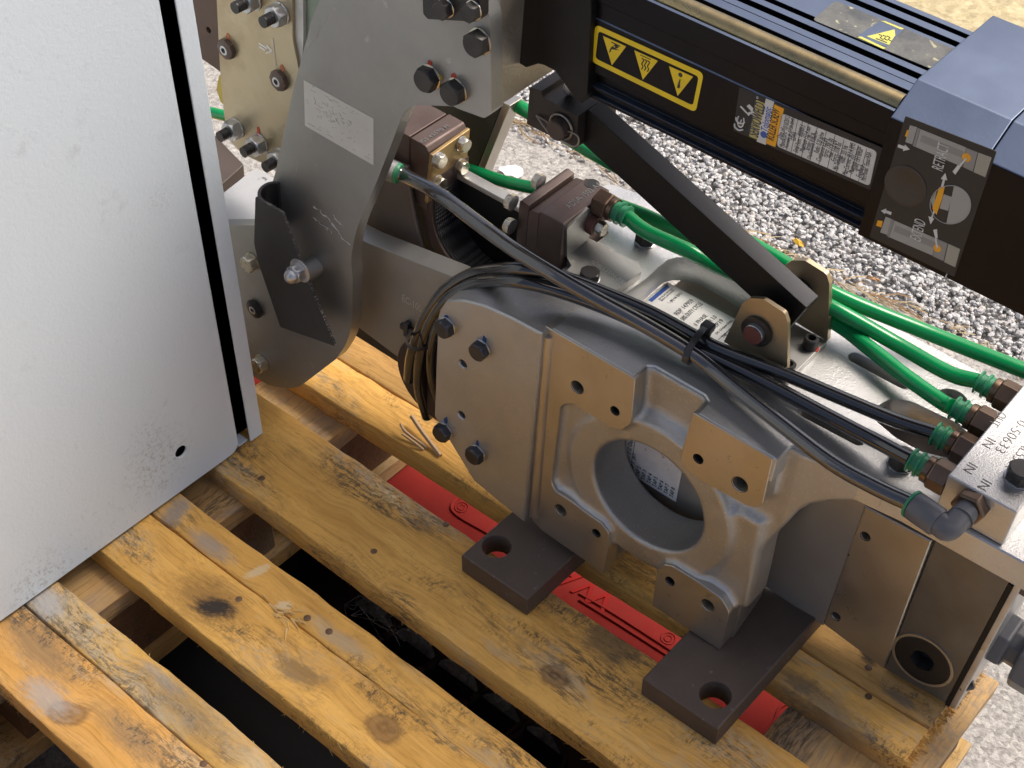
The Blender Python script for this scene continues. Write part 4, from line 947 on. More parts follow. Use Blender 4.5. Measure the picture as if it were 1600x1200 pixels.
# -- clevis and black link bar
cf, cbk = .0756, .1395; ct = .004
fr = Pn([(1131, 534), (1160, 474), (1172, 466), (1192, 467), (1226, 489), (1231, 505), (1230, 596)], cf)
pinc = G(1184, 516, n=cf)
m = M().prism(rpoly(fr, [.001, .004, .006, .005, .005, .004, .001]), cf, cf + ct, MN); cv = obj('clevis', m, A['gold'], gun, bevel=.0009)
bk = [(a, b) for a, b in fr]
m = M().prism(rpoly(bk, [.001, .004, .006, .005, .005, .004, .001]), cbk, cbk + ct + .001, MN); obj('clevis_cheek', m, A['gold'], cv, bevel=.0009)
bx0, bx1 = min(p[0] for p in fr), max(p[0] for p in fr)
m = M().box((bx0 + .008, cf + ct + .0002, TV + .0003), (bx1, cbk - .0002, TV + .0058)); obj('clevis_base', m, A['plate'], cv, bevel=.0008)
m = M(); m.cyl((pinc[0], cf - .008, pinc[2]), (pinc[0], cbk + .010, pinc[2]), .0085, 24, ch=.001); obj('clevis_pin', m, A['zincgrey'], cv)
m = M(); m.lathe([(.0085, .0001), (.0080, .0012), (.002, .0014)], (pinc[0], cf - .008, pinc[2]), FR, 20); obj('pin_paint', m, mat('dull_red_paint', (.10, .028, .024), .55), cv)
m = M(); m.lathe([(.0135, 0), (.0135, .003), (.010, .0032)], (pinc[0], cf - .0002, pinc[2]), FR, 28); obj('pin_washer', m, A['oxide'], cv)
m = M(); m.lathe([(.0135, 0), (.0135, .003), (.010, .0032)], (pinc[0], cbk - .0002, pinc[2]), FR, 28); obj('pin_washer', m, A['oxide'], cv)
for px in ((1268, 531), (1232, 571)):
    p = G(*px, v=TV + .014); p[2] = TV + .006; bolt(cv, p, UP, .0125, .0105, 'oxide', 'oxide', 0, socket=True, inner='dark')
mark(cv, G(1275, 546, v=TV + .0058), .0022, 'redmark', UP, seed=4, asp=1.5)
# bar: from the pin up to the actuator bracket
bn0, bn1 = .090, .124
T0, T1, B1, = [np.array(p) for p in Pn([(919, 171.5), (1260.5, 481), (1231, 509)], bn0)]
ax = (T1 - T0) / np.linalg.norm(T1 - T0); hv = np.array([ax[1], -ax[0]]); hgt = float((B1 - T1) @ hv) * 1.14; bn1 = bn0 + .0186
m = M().prism([tuple(T1), tuple(T0), tuple(T0 + hv * hgt), tuple(T1 + hv * hgt)], bn0, bn1, MN); bar = tint_top(obj('link_bar', m, A['paintblk'], gun, bevel=.0009, smooth=0), A['skybar'])
m = M(); m.cyl((pinc[0], cf + ct, pinc[2]), (pinc[0], bn0 - .0002, pinc[2]), .0125, 24); m.cyl((pinc[0], bn1 + .0002, pinc[2]), (pinc[0], cbk, pinc[2]), .0125, 24); obj('bar_bush', m, mat('brown_bush', (.12, .095, .09), .45, .3), bar)
# bracket at the bar's upper end
ub = Pn([(824, 196), (826, 140), (846, 128), (848, 146), (852, 152), (917, 186), (902, 226), (901, 232)], .080)
ub = Pn([(823, 194), (828, 136), (846, 142), (848, 152), (903, 182), (901, 232)], .080)
m = M().prism(rpoly(ub, [.001, .001, .001, .002, .001, .001]), .080, .1335, MN); br = obj('bar_bracket', m, A['brown'] if False else mat('blackened_bracket', (.03, .027, .025), .5, .3, var=(.06, .045, .035), vs=30, bump=.08, bs=200), gun, bevel=.001)
pp = G(871, 202, n=.074); m = M(); m.cyl((pp[0], .070, pp[2]), (pp[0], .12, pp[2]), .0088, 24, ch=.001); obj('bracket_pin', m, A['bar'], br)
ring = [(pp[0] + .0112 * math.cos(a), .0785, pp[2] + .0112 * math.sin(a)) for a in np.linspace(0, 6.283, 26)]
m = M().tube(ring, .0012, 8)
m.tube(catmull([G(838, 180, n=.078), G(856, 192, n=.0765), G(862, 207, n=.076)], 6), .0007, 6); m.tube(catmull([G(838, 180, n=.078), G(848, 195, n=.0765), G(862, 212, n=.076), G(882, 222, n=.076), G(897, 229, n=.076), G(904, 222, n=.076), G(902, 212, n=.076), G(888, 205, n=.076), G(880, 203, n=.078)], 6), .0008, 6)
obj('spring_clip', m, mat('spring_wire', (.30, .28, .25), .4, .8), br)
bolt(br, G(889, 131, n=.100), RT, .014, .006, 'zincgrey', 'zincgrey', .001)

# -- the black actuator
AU0, AU1, AN0, AN1, AV0, AV1 = -.238, 0.0, .05, .178, .4400, .5400
prof = [(AN0, AV1 - .0005), (AN0, .5215), (AN0 + .0012, .5210), (AN0 + .0012, .5080), (AN0, .5075), (AN0, .4640), (AN0 + .006, .4630), (AN0 + .006, .4530), (AN0, .4520), (AN0, .4495), (AN0 + .006, .4485), (AN0 + .006, .4440), (AN0 + .002, .4428), (AN0 + .002, AV0)]
prof += [(AN1, AV0), (AN1, AV1)]
for n1, n0 in ((.172, .166), (.158, .151), (.115, .109), (.102, .095), (.088, .0775)):
    prof += [(n1, AV1), (n1, AV1 - .009), (n0, AV1 - .009), (n0, AV1)]
prof[-4:] = [(.088, AV1), (.088, AV1 - .012), (.0535, AV1 - .012), (.0535, AV1 - .0005)]
m = M().prism(prof, AU0, AU1, MU); act = tint_top(obj('actuator_body', m, A['anod'], gun, bevel=.0004, smooth=20), A['skytop'])
# land between rod channel and first groove
m = M().box((AU0, .0785, AV1 - .0121), (AU1 - .0003, .0878, AV1 - .0002)); 
tint_top(obj('top_land', m, A['anod'], act, bevel=.0004), A['skytop'])
m = M(); m.cyl((AU0 - .12, .0635, AV1 - .0035), (AU1 - .0004, .0635, AV1 - .0035), .0082, 28); obj('tie_rod', m, A['rod'], act)
# end block, motor housing
def endprism(u0, u1, name, grow=0, parent=gun):
    g_ = grow
    pr = [(AN0 - .004 - g_, .4405 - g_), (AN0 - .004 - g_, .5370 + g_), (.0745, .5530 + g_), (.186 + g_, .5530 + g_), (.186 + g_, .4405 - g_)]
    return tint_top(obj(name, M().prism(pr, u0, u1, MU), A['anod'], parent, bevel=.0008, smooth=0), A['skytop'])
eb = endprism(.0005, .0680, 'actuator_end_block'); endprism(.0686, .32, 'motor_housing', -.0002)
# left end cap of the actuator
m = M(); m.prism(Pn([(812, -80), (812, 50), (807, 75), (808, 97), (822, 106), (840, 100), (852, 103), (866, 110), (895, 150), (908, 163), (917, 150), (923, 28), (922, -80)], AN0 - .006), AN0 - .006, .19, MN); obj('actuator_front_cap', m, A['paintblk'], gun, bevel=.001, smooth=0)
# warning sticker
def sticker(px4, n, name, mt, th=.0005, r=.003, parent=gun):
    P = Pn(px4, n); m = M().prism(rpoly(P, r), n - th, n + .0002, MN); return obj(name, m, mt, parent), P
yl, yr, yt, yb = -.2365, -.142, .5045, .4715
def wbox(m, u0, u1, v0, v1, n, mi=0, th=.0002): m.box((u0, n - th, v0), (u1, n, v1), mi)
wc = [G(900 + x * .1875, y * .1875, n=AN0) for x, y in ((165, 200), (1068, 608), (1000, 935), (130, 510))]
W0, W1, W2, W3 = [np.array([p[0], p[2]]) for p in wc]
def wp(s, t): return tuple((1 - s) * (1 - t) * W3 + s * (1 - t) * W2 + s * t * W1 + (1 - s) * t * W0)
outer = rpoly([wp(0, 0), wp(1, 0), wp(1, 1), wp(0, 1)], .0045); inner = rpoly([wp(.035, .13), wp(.965, .13), wp(.965, .87), wp(.035, .87)], .003)
m = M().prism(outer, AN0 - .0003, AN0 + .0002, MN); ws = obj('warning_sticker', m, A['anod'], gun)
m = M().prism(outer, AN0 - .0005, AN0 - .00032, MN, [inner])
def tri(cx, w=.17):
    return [wp(cx - w / 2 - .012, .86 - .02), wp(cx + w / 2 - .012, .86 - .02), wp(cx + .012, .19)]
def tpx(pts): return [tuple(G(900 + x * .1875, y * .1875, n=AN0)[[0, 2]]) for x, y in pts]
t1, t2, t3 = tpx([(228, 297), (421, 385), (302, 542)]), tpx([(489, 417), (685, 505), (560, 662)]), tpx([(778, 549), (978, 637), (850, 797)])
for t_ in (t1, t2, t3): m.prism(t_, AN0 - .0005, AN0 - .00032, MN)
I = AN0 - .00052
def ink(pts, w): m.tube([(p[0], I, p[1]) for p in catmull([(*q, 0) for q in tpx(pts)], 5)], w, 6, 1)
def inkp(pts): m.prism(tpx(pts), I - .0001, I, MN, m=1)
inkp([(300, 345), (375, 380), (372, 388), (296, 352)]); m.prism(circ(*tpx([(338, 383)])[0], .0012, 14), I - .0001, I, MN, m=1)
ink([(318, 380), (335, 368), (356, 388), (345, 396), (328, 396)], .00035)
inkp([(278, 435), (290, 400), (308, 380), (325, 395), (345, 408), (370, 418), (352, 415), (330, 413), (308, 408), (298, 412), (292, 432)])
inkp([(540, 452), (628, 492), (626, 498), (538, 458)])
for dx in (0, 24, 48): ink([(552 + dx, 482 + dx * .42), (568 + dx, 500 + dx * .42), (552 + dx, 530 + dx * .42), (562 + dx, 552 + dx * .42), (550 + dx, 574 + dx * .42)], .00045)
m.prism(circ(*tpx([(874, 622)])[0], .0018, 16), I - .0001, I, MN, m=1); inkp([(868, 655), (876, 662), (870, 700), (872, 725), (858, 735), (845, 726), (852, 700)])
obj('warning_print', m, [A['yellow'], A['ink']], ws)
# nameplate
def npx(pts): return [tuple(G(1130 + x * .18125, 130 + y * .18125, n=AN0)[[0, 2]]) for x, y in pts]
m = M().prism(rpoly(npx([(145, 30), (1500, 610), (1420, 985), (85, 405)]), .001), AN0 - .0003, AN0 + .0002, MN); npl = obj('nameplate', m, mat('matt_black_label', (.014, .014, .015), .55), gun)
m = M(); J0, J1 = AN0 - .0005, AN0 - .00032
m.prism(rpoly(npx([(505, 255), (1330, 585), (1265, 885), (465, 540)]), .003), J0, J1, MN)
m.prism(npx([(372, 128), (442, 158), (370, 530), (292, 500)]), J0, J1, MN)
m.prism(npx([(445, 180), (528, 218), (452, 548), (368, 515)]), J0, J1, MN, m=1)
m.prism(rpoly(npx([(285, 140), (380, 180), (318, 492), (225, 455)]), .0012), J0 + .00008, J1 + .00008, MN, m=4)
def up(m, s, a, b, h, mi, shear=0, bold=0, n=J0 - .0001):
    (u0, v0), (u1, v1) = npx([a, b]); text(m, s, (u0, n + .0001, v0), (u1 - u0, 0, v1 - v0), (-1, 0, 0), h, math.hypot(u1 - u0, v1 - v0), .00012, mi, shear, bold)
up(m, 'SERVOWELD', (305, 472), (370, 190), .0088, 5, 0, .012)
up(m, 'Tolomatic', (382, 420), (420, 215), .0052, 3, .15, .008); m.prism(circ(*npx([(352, 440)])[0], .0026, 16), J0 - .0002, J0, MN, m=3)
up(m, 'ROLLER SCREW', (440, 500), (497, 235), .0066, 2, .1, .008)
up(m, 'C', (178, 395), (190, 300), .006, 0); up(m, 'PATENT PENDING', (1330, 922), (1415, 632), .0045, 0)
def nline(pts, w, mi=0): m.tube([(p[0], J0 - .0001, p[1]) for p in catmull([(*q, 0) for q in npx(pts)], 5)], w, 5, mi)
m.v = m.v; 
nline([(176, 398), (140, 402), (105, 375), (102, 345)], .0006); nline([(190, 332), (170, 345), (140, 340), (118, 315), (115, 290)], .0006); nline([(150, 338), (162, 312)], .0005)
m.prism(npx([(205, 195), (228, 178), (272, 225), (250, 245)]), J0, J1, MN); m.prism(npx([(145, 200), (158, 193), (215, 255), (205, 262)]), J0, J1, MN); m.prism(npx([(205, 255), (262, 235), (280, 280), (240, 262), (222, 280), (215, 272)]), J0, J1, MN)
nline([(290, 118), (300, 112), (306, 124), (296, 130), (290, 118)], .0002)
lines_ = [('Date of', 505, 480, 540, 400), ('Manufacture:  10/10/2012', 528, 555, 580, 290), ('Assembly #: 27730-0049', 570, 570, 634, 315), ('GSWA', 625, 500, 645, 430), ('Serial Num.:  800000-5', 645, 600, 712, 370), ('Maximum 152.4 mm', 700, 595, 760, 380), ('Stroke: 6.00 in.', 745, 585, 795, 430), ('Displacement 5 mm/rev', 768, 660, 832, 420), ('Ratio: 0.20 in/rev', 825, 605, 878, 430), ('Continuous 6.0 kN', 845, 678, 905, 480), ('Force: 1900 lbs', 898, 640, 948, 480), ('Peak 13.8 kN', 940, 650, 988, 500), ('Force: 3100 lbs', 975, 680, 1025, 520), ('Min Terminal', 990, 755, 1030, 630), ('Volts:  325 Vdc', 1048, 695, 1080, 540), ('Max Current: 30.3 A RMS', 1070, 795, 1145, 525), ('Maximum 333 mm/sec', 1122, 780, 1195, 550), ('Speed: 13.1 in/sec', 1165, 765, 1222, 575), ('Feedback', 1192, 815, 1222, 710), ('Mfr/Model:  Fanuc/ABA', 1232, 845, 1285, 600)]
for s_, x0, y0, x1, y1 in lines_: up(m, s_, (x0, y0), (x1, y1), .0040, 2)
for x0, y0, x1, y1 in ((548, 572, 608, 285), (588, 590, 648, 305), (628, 608, 688, 325), (678, 632, 738, 345), (750, 660, 815, 378), (826, 695, 893, 412), (902, 728, 968, 445), (978, 762, 1046, 480), (1046, 792, 1118, 512), (1096, 815, 1168, 532), (1168, 848, 1240, 565)): nline([(x0, y0), (x1, y1)], .00016, 2)
obj('nameplate_print', m, [A['white'], A['orange'], A['ink'], A['blue'], mat('dull_yellow_print', (.42, .36, .10), .5), mat('navy_print', (.02, .035, .09), .5)], npl)
# diagram sticker on the end block
DN = AN0 - .0042
def dpx(pts): return [tuple(G(1340 + x * .25, 150 + y * .25, n=AN0 - .004)[[0, 2]]) for x, y in pts]
m = M().prism(rpoly(dpx([(300, 125), (870, 345), (605, 1130), (75, 880)]), .001), DN - .0001, DN + .0004, MN); dg = obj('diagram_sticker', m, mat('diagram_black', (.013, .013, .0135), .5), gun)
m = M(); D0, D1 = DN - .0003, DN - .00012
def dp(pts, mi, r=0): m.prism(rpoly(dpx(pts), r) if r else dpx(pts), D0 - mi * .00002, D1, MN, m=mi)
def dline(pts, w, mi): m.tube([(p[0], D0 - .0001, p[1]) for p in catmull([(*q, 0) for q in dpx(pts)], 4)], w, 5, mi)
for ox, oy, seq in ((0, 0, 0), (-158, 573, 1)):
    o_ = lambda P: [(x + ox, y + oy) for x, y in P]
    if seq == 0:
        dp([(330, 180), (375, 195), (343, 300), (300, 285)], 1); dp([(378, 197), (393, 203), (362, 316), (346, 308)], 2); dp([(395, 205), (680, 320), (655, 440), (364, 316)], 1); dp([(405, 240), (668, 345), (657, 385), (392, 282)], 2)
        dp([(682, 322), (752, 350), (722, 470), (662, 442)], 2); dp([(757, 352), (840, 382), (800, 505), (727, 473)], 3); dp([(312, 210), (324, 214), (312, 255), (298, 248)], 4)
        dp([(595, 470), (632, 425), (650, 435), (612, 490)], 0); dline([(645, 430), (683, 385)], .0007, 0); m.prism(circ(*dpx([(683, 382)])[0], .0030, 18), D0 - .00012, D1, MN, m=4)
        dp([(257, 300), (295, 312), (298, 302), (328, 332), (285, 342), (288, 330), (252, 318)], 0)
    else:
        dp([(178, 753), (215, 767), (185, 865), (143, 850)], 1); dp([(216, 768), (230, 775), (198, 882), (184, 870)], 2); dp([(232, 777), (495, 890), (470, 995), (200, 880)], 1); dp([(240, 805), (490, 912), (480, 950), (228, 843)], 2)
        dp([(497, 890), (565, 920), (538, 1030), (472, 998)], 2); dp([(570, 922), (643, 955), (612, 1068), (543, 1035)], 3); dp([(128, 775), (160, 780), (150, 818), (118, 808)], 4)
        dp([(475, 835), (498, 830), (502, 885), (488, 890)], 0); dline([(492, 885), (500, 948)], .0007, 0); m.prism(circ(*dpx([(500, 950)])[0], .0028, 18), D0 - .00012, D1, MN, m=4)
        dp([(148, 715), (180, 702), (180, 712), (215, 725), (210, 742), (175, 728), (172, 736)], 0)
cc_ = dpx([(583, 677)])[0]; ex = np.array(dpx([(710, 690)])[0]) - cc_; R_ = np.linalg.norm(ex)
cpts = dpx([(583 + 127 * math.cos(a) , 677 + 120 * math.sin(a)) for a in np.linspace(-1.40, 1.78, 20)]); m.prism(cpts, D0, D1, MN, m=1)
dline([(583 + 127 * math.cos(a), 677 + 120 * math.sin(a)) for a in np.linspace(0, 6.283, 30)], .0003, 1)
dp([(540, 612), (592, 630), (568, 716), (515, 700)], 1); dp([(512, 570), (548, 560), (530, 640), (495, 740), (470, 700)], 4); dp([(460, 650), (495, 590), (480, 680), (470, 690)], 1)
dp([(520, 575), (535, 520), (522, 515), (550, 480), (562, 525), (548, 522), (535, 580)], 0); dp([(478, 705), (462, 755), (445, 750), (458, 800), (480, 765), (470, 760), (490, 710)], 0)
def dt(s, a, b, h): 
    (u0, v0), (u1, v1) = dpx([a, b]); text(m, s, (u0, D0 - .0002, v0), (u1 - u0, 0, v1 - v0), (-1, 0, 0), h, math.hypot(u1 - u0, v1 - v0), .00012, 0)
dt('RETRACT', (535, 470), (577, 310), .0078); dt('EXTEND', (395, 910), (430, 785), .0078)
dp([(395, 860), (420, 868), (407, 912), (375, 905)], 5) if False else None
obj('diagram_print', m, [A['white'], A['lgrey'], A['grey'], mat('drab_print', (.30, .29, .24), .45), A['orange'], A['ink']], dg)
rc = dpx([(300, 560)])[0]; m = M(); m.lathe([(.0150, -.0001), (.0150, .0004), (.0138, .0006), (.0118, .0002)], (rc[0], DN - .0001, rc[1]), FR, 40); obj('blanking_disc', m, A['rubber'], dg)
# worn sticker on the actuator's top
def topx(pts): return [tuple(G(1240 + x * .225, y * .225, v=AV1)[[0, 1]]) for x, y in pts]
m = M().prism(rpoly(topx([(290, 8), (1165, 362), (1000, 500), (130, 140)]), .004), AV1 - .0001, AV1 + .0004, MV)
ts = obj('worn_warning_sticker', m, mat('worn_sticker', (.055, .06, .062), .5, 0, var=(.13, .13, .115), vs=45, bump=.3, bs=200, speck=((.36, .35, .22), 130, .62)), gun)
m = M(); T0, T1 = AV1 + .00042, AV1 + .0006
def tq(pts, mi): m.prism(topx(pts), T0, T1 + (0 if mi == 3 else .0001) + (.00006 if mi == 1 else 0), MV, m=mi)
tq([(600, 150), (765, 210), (640, 330), (440, 255)], 3); tq([(505, 258), (700, 210), (705, 250), (660, 318)], 0)
tq([(605, 150), (640, 155), (765, 205), (745, 212)], 0); tq([(440, 262), (470, 260), (640, 340), (620, 346)], 0); tq([(1110, 345), (1160, 362), (1045, 465), (1030, 455), (1120, 370)], 0)
for dx in (0, 28, 56): m.tube(catmull([(*p, T1 + .0001) for p in topx([(590 + dx, 245 + dx * .2), (612 + dx, 258 + dx * .2), (600 + dx, 268 + dx * .2), (622 + dx, 282 + dx * .2)])], 5), .0004, 5, 1)
tq([(572, 270), (650, 300), (645, 306), (568, 276)], 1)
obj('sticker_print', m, [mat('faded_yellow', (.52, .50, .10), .5), A['ink'], A['white'], A['skytop']], ts)

# -- arm plate, gold plate and fixings at the left
AF = .0
armP = Pn([(500, -60), (500, 0), (486, 34), (457, 146), (430, 270), (420, 306), (400, 352), (340, 352), (350, 560), (397, 589), (420, 602), (447, 607), (468, 604), (526, 560), (548, 520), (551, 440), (549, 403), (557, 369), (573, 320), (588, 292), (612, 220), (629, 179), (640, 168), (652, 163), (708, 166), (716, 170), (757, 185), (768, 176), (766, 30), (757, 0), (757, -60)], AF)
armR = [tuple(p[:2]) for p in catmull([(*p, 0) for p in Pn([(526, 560), (541, 536), (549, 505), (551, 440), (549, 403), (557, 360), (573, 320), (590, 280), (612, 224), (626, 187), (636, 172), (652, 164)], AF)], 5)]
armP = Pn([(500, -60), (500, 0), (486, 34), (457, 146), (430, 270), (420, 306), (400, 352), (340, 352), (350, 560), (397, 589), (420, 602), (447, 607), (468, 604)], AF) + armR + Pn([(708, 166), (716, 170), (757, 185), (768, 176), (766, 30), (757, 0), (757, -60)], AF)
m = M().prism(rpoly(armP, [0, .004, .01, 0, 0, .002, .004, 0, 0, .006, .01, .01, .01] + [0] * len(armR) + [.004, .002, .006, .005, .02, .004, 0]), AF, AF + .0135, MN) if True else M().prism(rpoly(armP, [0, .004, .01, 0, 0, .002, .004, 0, 0, .006, .01, .01, .01, .02, .01, .01, .01, .02, .01, .01, .01, .008, .008, .006, .004, .002, .006, .005, .02, .004, 0]), AF, AF + .0135, MN)
arm = obj('arm_plate', m, A['plate'], gun, bevel=.0010, smooth=30)
st = Pn([(475, 125), (584, 185), (584, 258), (477, 196)], AF)
m = M().prism(st, AF - .0004, AF + .0002, MN); stk = obj('faded_sticker', m, A['paper'], gun)
m = M(); o_, eu, ev = np.array(st[3]), np.array(st[2]) - np.array(st[3]), np.array(st[0]) - np.array(st[3])
for i in range(95):
    a_, b_ = (rng.uniform(.05, .95), rng.choice([.10, .16, .88, .93])) if i < 30 else (np.clip(rng.normal(.42, .2), .05, .95), np.clip(rng.normal(.55, .16), .15, .9))
    p = o_ + eu * a_ + ev * b_; L = rng.uniform(.0006, .0030); t_ = math.atan2(eu[1], eu[0]) + rng.normal(0, .7 if i >= 30 else .05); w_ = rng.uniform(.00012, .00035)
    d_ = np.array([math.cos(t_), math.sin(t_)]) * L; n__ = np.array([-d_[1], d_[0]]) / L * w_
    m.prism([tuple(p - d_), tuple(p + n__), tuple(p + d_), tuple(p - n__)], AF - .00055, AF - .00045, MN)
obj('faded_print', m, mat('faded_ink', (.30, .29, .27), .6), stk, kind='stuff', smooth=0)
for i, (x, y, af) in enumerate(((741, 70, .0185), (663, 126, .0185), (704, 147, .0185))):
    p = G(x + 3, y - 2, n=AF - .005); p[1] = AF; bolt(arm, p, FR, af, .0085, 'oxide', 'zinc', .0014, rot=.2 + .5 * i)
for i, (x, y) in enumerate(((672, 99), (709, 119))): mark(arm, G(x, y, n=AF), .0024, 'redmark', seed=20 + i, asp=1.3)
mark(arm, G(686, 120, n=AF), .0032, 'yelmark', seed=27, asp=1)
sp_ = Pn([(674, -20), (675, 14), (682, 22), (758, 26), (764, 18), (764, -20)], AF); m = M().prism(rpoly(sp_, .003), AF - .010, AF - .0003, MN); kp = obj('keeper_plate', m, A['oxide'], gun, bevel=.001)
for i, (x, y) in enumerate(((692, 15), (735, 19))):
    p = G(x, y, n=AF - .014); p[1] = AF - .010; bolt(kp, p, FR, .0135, .007, 'oxide', 'zinc', .0012, rot=.3 + i)
# scratches and scuffs on the arm plate
m = M()
for pts, w in (([(491, 322), (508, 337), (520, 350), (535, 372), (550, 384)], .0008), ([(488, 340), (505, 352), (520, 365)], .0005), ([(492, 205), (470, 250), (455, 290)], .00025), ([(512, 26), (497, 52), (482, 78)], .00025), ([(520, 335), (527, 345), (535, 352)], .0006)):
    q = catmull([G(x, y, n=AF - .00005) for x, y in pts], 6); q = [p + rng.normal(0, .0009, 3) * [1, 0, 1] for p in q]; m = M().tube(q, np.abs(rng.normal(w * .5, w * .45, len(q))) + .00006, 4); obj('scratch', m, A['scratch2'], arm, smooth=0)
# mounting block to the right of the arm plate (rough sawn side)
mb = [tuple(G(x, y, u=-.2985)[[1, 2]]) for x, y in ((777, 168), (863, 110), (850, 101), (826, 112), (808, 103), (806, 60), (812, 0), (812, -60), (790, -60))]
m = M().prism([(.0140, mb[0][1]), (.092, mb[0][1] + .001), (.092, .60), (.0140, .60)], -.372, -.2985, MU); blk = obj('mounting_block', m, mat('rough_sawn_aluminium', (.56, .52, .45), .42, .9, var=(.46, .42, .35), vs=24, bump=.35, bs=420, rvar=.08), gun, bevel=.0012)
# gold plate behind
GN_ = .060
gpP = Pn([(339, -60), (338.6, 0), (344, 113), (350.6, 182), (357, 218), (378, 240), (425, 262), (520, 300), (520, -60)], GN_)
gpP = Pn([(339, -60), (338.6, 0), (344, 113), (350.6, 182), (357, 218), (378, 240), (425, 262), (470, 262), (468, 115), (457, 60), (456, -60)], GN_)
m = M().prism(rpoly(gpP, [0, 0, 0, .003, .006, .006, .003, 0, .01, .02, 0]), GN_, GN_ + .003, MN); gpl = obj('gold_plate', m, A['gold'], gun, bevel=.0008)
for i, (x, y) in enumerate(((388, 2), (432, 24), (363, 203), (400, 227), (434, 250))):
    p = G(x, y, n=GN_ - .006); p[1] = GN_; bolt(gpl, p, FR, .0190, .010, 'zincgrey', 'zincgrey', .002, rot=.2 + .7 * i, stud=.011, inner='oxide', name='nut')
for i, (x, y) in enumerate(((355, 76), (437, 125))):
    p = G(x + 2, y - 1, n=GN_); p[1] = GN_; m = M(); m.lathe([(.0105, 0), (.0105, .005), (.0078, .0065), (.0048, .0067)], p, FR, 8, m=0, cap=False); m.lathe([(.0048, .0067), (.0028, .0069), (.0026, .001)], p, FR, 20, m=1, cap=False); m.cyl(p + [0, -.0022, 0], p + [0, -.0018, 0], .0032, 14, m=2)
    obj('rivet_bush', m, [A['brown'], A['zincgrey'], A['dark']], gpl); mark(gpl, G(*((357, 57), (441, 106))[i], n=GN_), .0028, 'ormark', seed=30 + i, asp=1.3)
mark(gpl, G(404, 204, n=GN_), .0025, 'redmark', seed=35)
m = M()
for pts in ([(426, 60), (431, 103)], [(405, 68), (418, 76)], [(406, 73), (415, 79)], [(417, 71), (425, 80)], [(425, 80), (416, 83)]): m.tube([G(x, y, n=GN_ - .0001) for x, y in pts], .0009, 5)
obj('scribed_arrow', m, A['scratch'], gpl)
# pale spacer plate and greenish liner between gold plate and arm
m = M().prism(Pn([(440, -60), (440, 130), (470, 135), (474, 60), (473, -60)], .0635), .0635, .0675, MN); obj('spacer_plate', m, mat('pale_aluminium', (.58, .57, .55), .55, .5, var=(.48, .47, .45), vs=30, bump=.2, bs=500), gun)
m = M().prism(Pn([(473, -60), (474, 30), (480, 120), (560, 150), (560, -60)], .068), .068, .0735, MN); obj('liner_plate', m, mat('greenish_sheet', (.27, .32, .26), .5, .2, var=(.20, .25, .2), vs=12), gun)
# brown plate and yellow clip at far left
m = M().prism(Pn([(250, -60), (262, 60), (310, 88), (347, 114), (347, -60)], .085), .085, .11, MN, [circ(*Pn([(326, 47)], .085)[0], .0035, 14)]); obj('brown_plate', m, mat('brown_phenolic', (.085, .048, .034), .55, .1, var=(.065, .036, .026), vs=12, bump=.1, bs=200), gun, bevel=.001)
m = M().prism(rpoly(Pn([(342, 118), (352, 116), (352, 166), (345, 160), (338, 140)], .084), .002), .084, .092, MN); obj('yellow_clip', m, mat('yellow_zinc', (.42, .33, .06), .4, .5), gun, bevel=.001)
# grey spotted slide, brown ramp
m = M(); g4 = [G(x, y, v=.1345) for x, y in ((300, 335), (398, 262), (470, 300), (470, 345), (440, 352), (398, 362), (376, 361), (360, 352), (345, 338))]
m.prism([(p[0], max(p[1], .0142)) for p in g4], .126, .1345, MV); obj('slide_plate', m, mat('spotted_grey_plate', (.46, .47, .48), .5, .4, var=(.40, .41, .42), vs=20, bump=.1, bs=300, speck=((.10, .10, .10), 75, .66)), gun, bevel=.001)
rb = [G(x, y, v=.1345) for x, y in ((300, 196), (336, 212), (381, 258), (300, 330))]
m = M(); m.prism([(p[0], p[1]) for p in rb], .120, .1350, MV); obj('brown_ramp', m, mat('brown_ramp', (.085, .065, .055), .55, .2, var=(.06, .045, .04), vs=14), gun, bevel=.001)
# curved rubber flap with acorn nut
fl = []
path = [G(440, 313, n=.004), G(425, 294, n=.004), G(404, 290, n=-.006), G(397, 303, n=-.019), G(408, 318, n=-.026), G(430, 330, n=-.027), G(442, 334, n=-.027)]
path = [(p[0], p[1]) for p in catmull(path, 5)]
front = Pn([(397, 308), (400, 300), (412, 318), (441, 333), (472, 420), (524, 540), (440, 513), (425, 480), (397, 385)], -.027)
nf = -.027
fp_ = Pn([(399, 305), (412, 317), (441, 334), (475, 427), (523, 541), (438, 511), (404, 412), (397, 380)], nf)
m = M().prism(rpoly(fp_, [.004, .002, .001, 0, .001, .002, 0, .004]), nf, nf + .003, MN); fl = obj('rubber_flap', m, A['rubber'], gun, bevel=.0006)
# rolled back edge of the flap
u_a = fp_[0][0]; vt = fp_[0][1]; vb = fp_[7][1]
m = M(); arc = [(u_a + .006 + .013 * math.cos(a), nf + .0145 + .013 * math.sin(a)) for a in np.linspace(-math.pi * .5, -math.pi * 1.45, 14)]
arc2 = [(u_a + .006 + .010 * math.cos(a), nf + .0145 + .010 * math.sin(a)) for a in np.linspace(-math.pi * .5, -math.pi * 1.45, 14)]
v = []; f = []
for (a, b), (c_, d_) in zip(arc, arc2):
    tz = vt - .004 + (b - nf) * .22
    v += [(a, b, vb), (a, b, tz), (c_, d_, tz), (c_, d_, vb)]
for i in range(13):
    for k in range(4): f.append((i * 4 + k, i * 4 + (k + 1) % 4, (i + 1) * 4 + (k + 1) % 4, (i + 1) * 4 + k))
f += [(0, 1, 2, 3), (52, 53, 54, 55)]
m.add(v, f); obj('rolled_edge', m, A['rubber'], fl)
m = M()
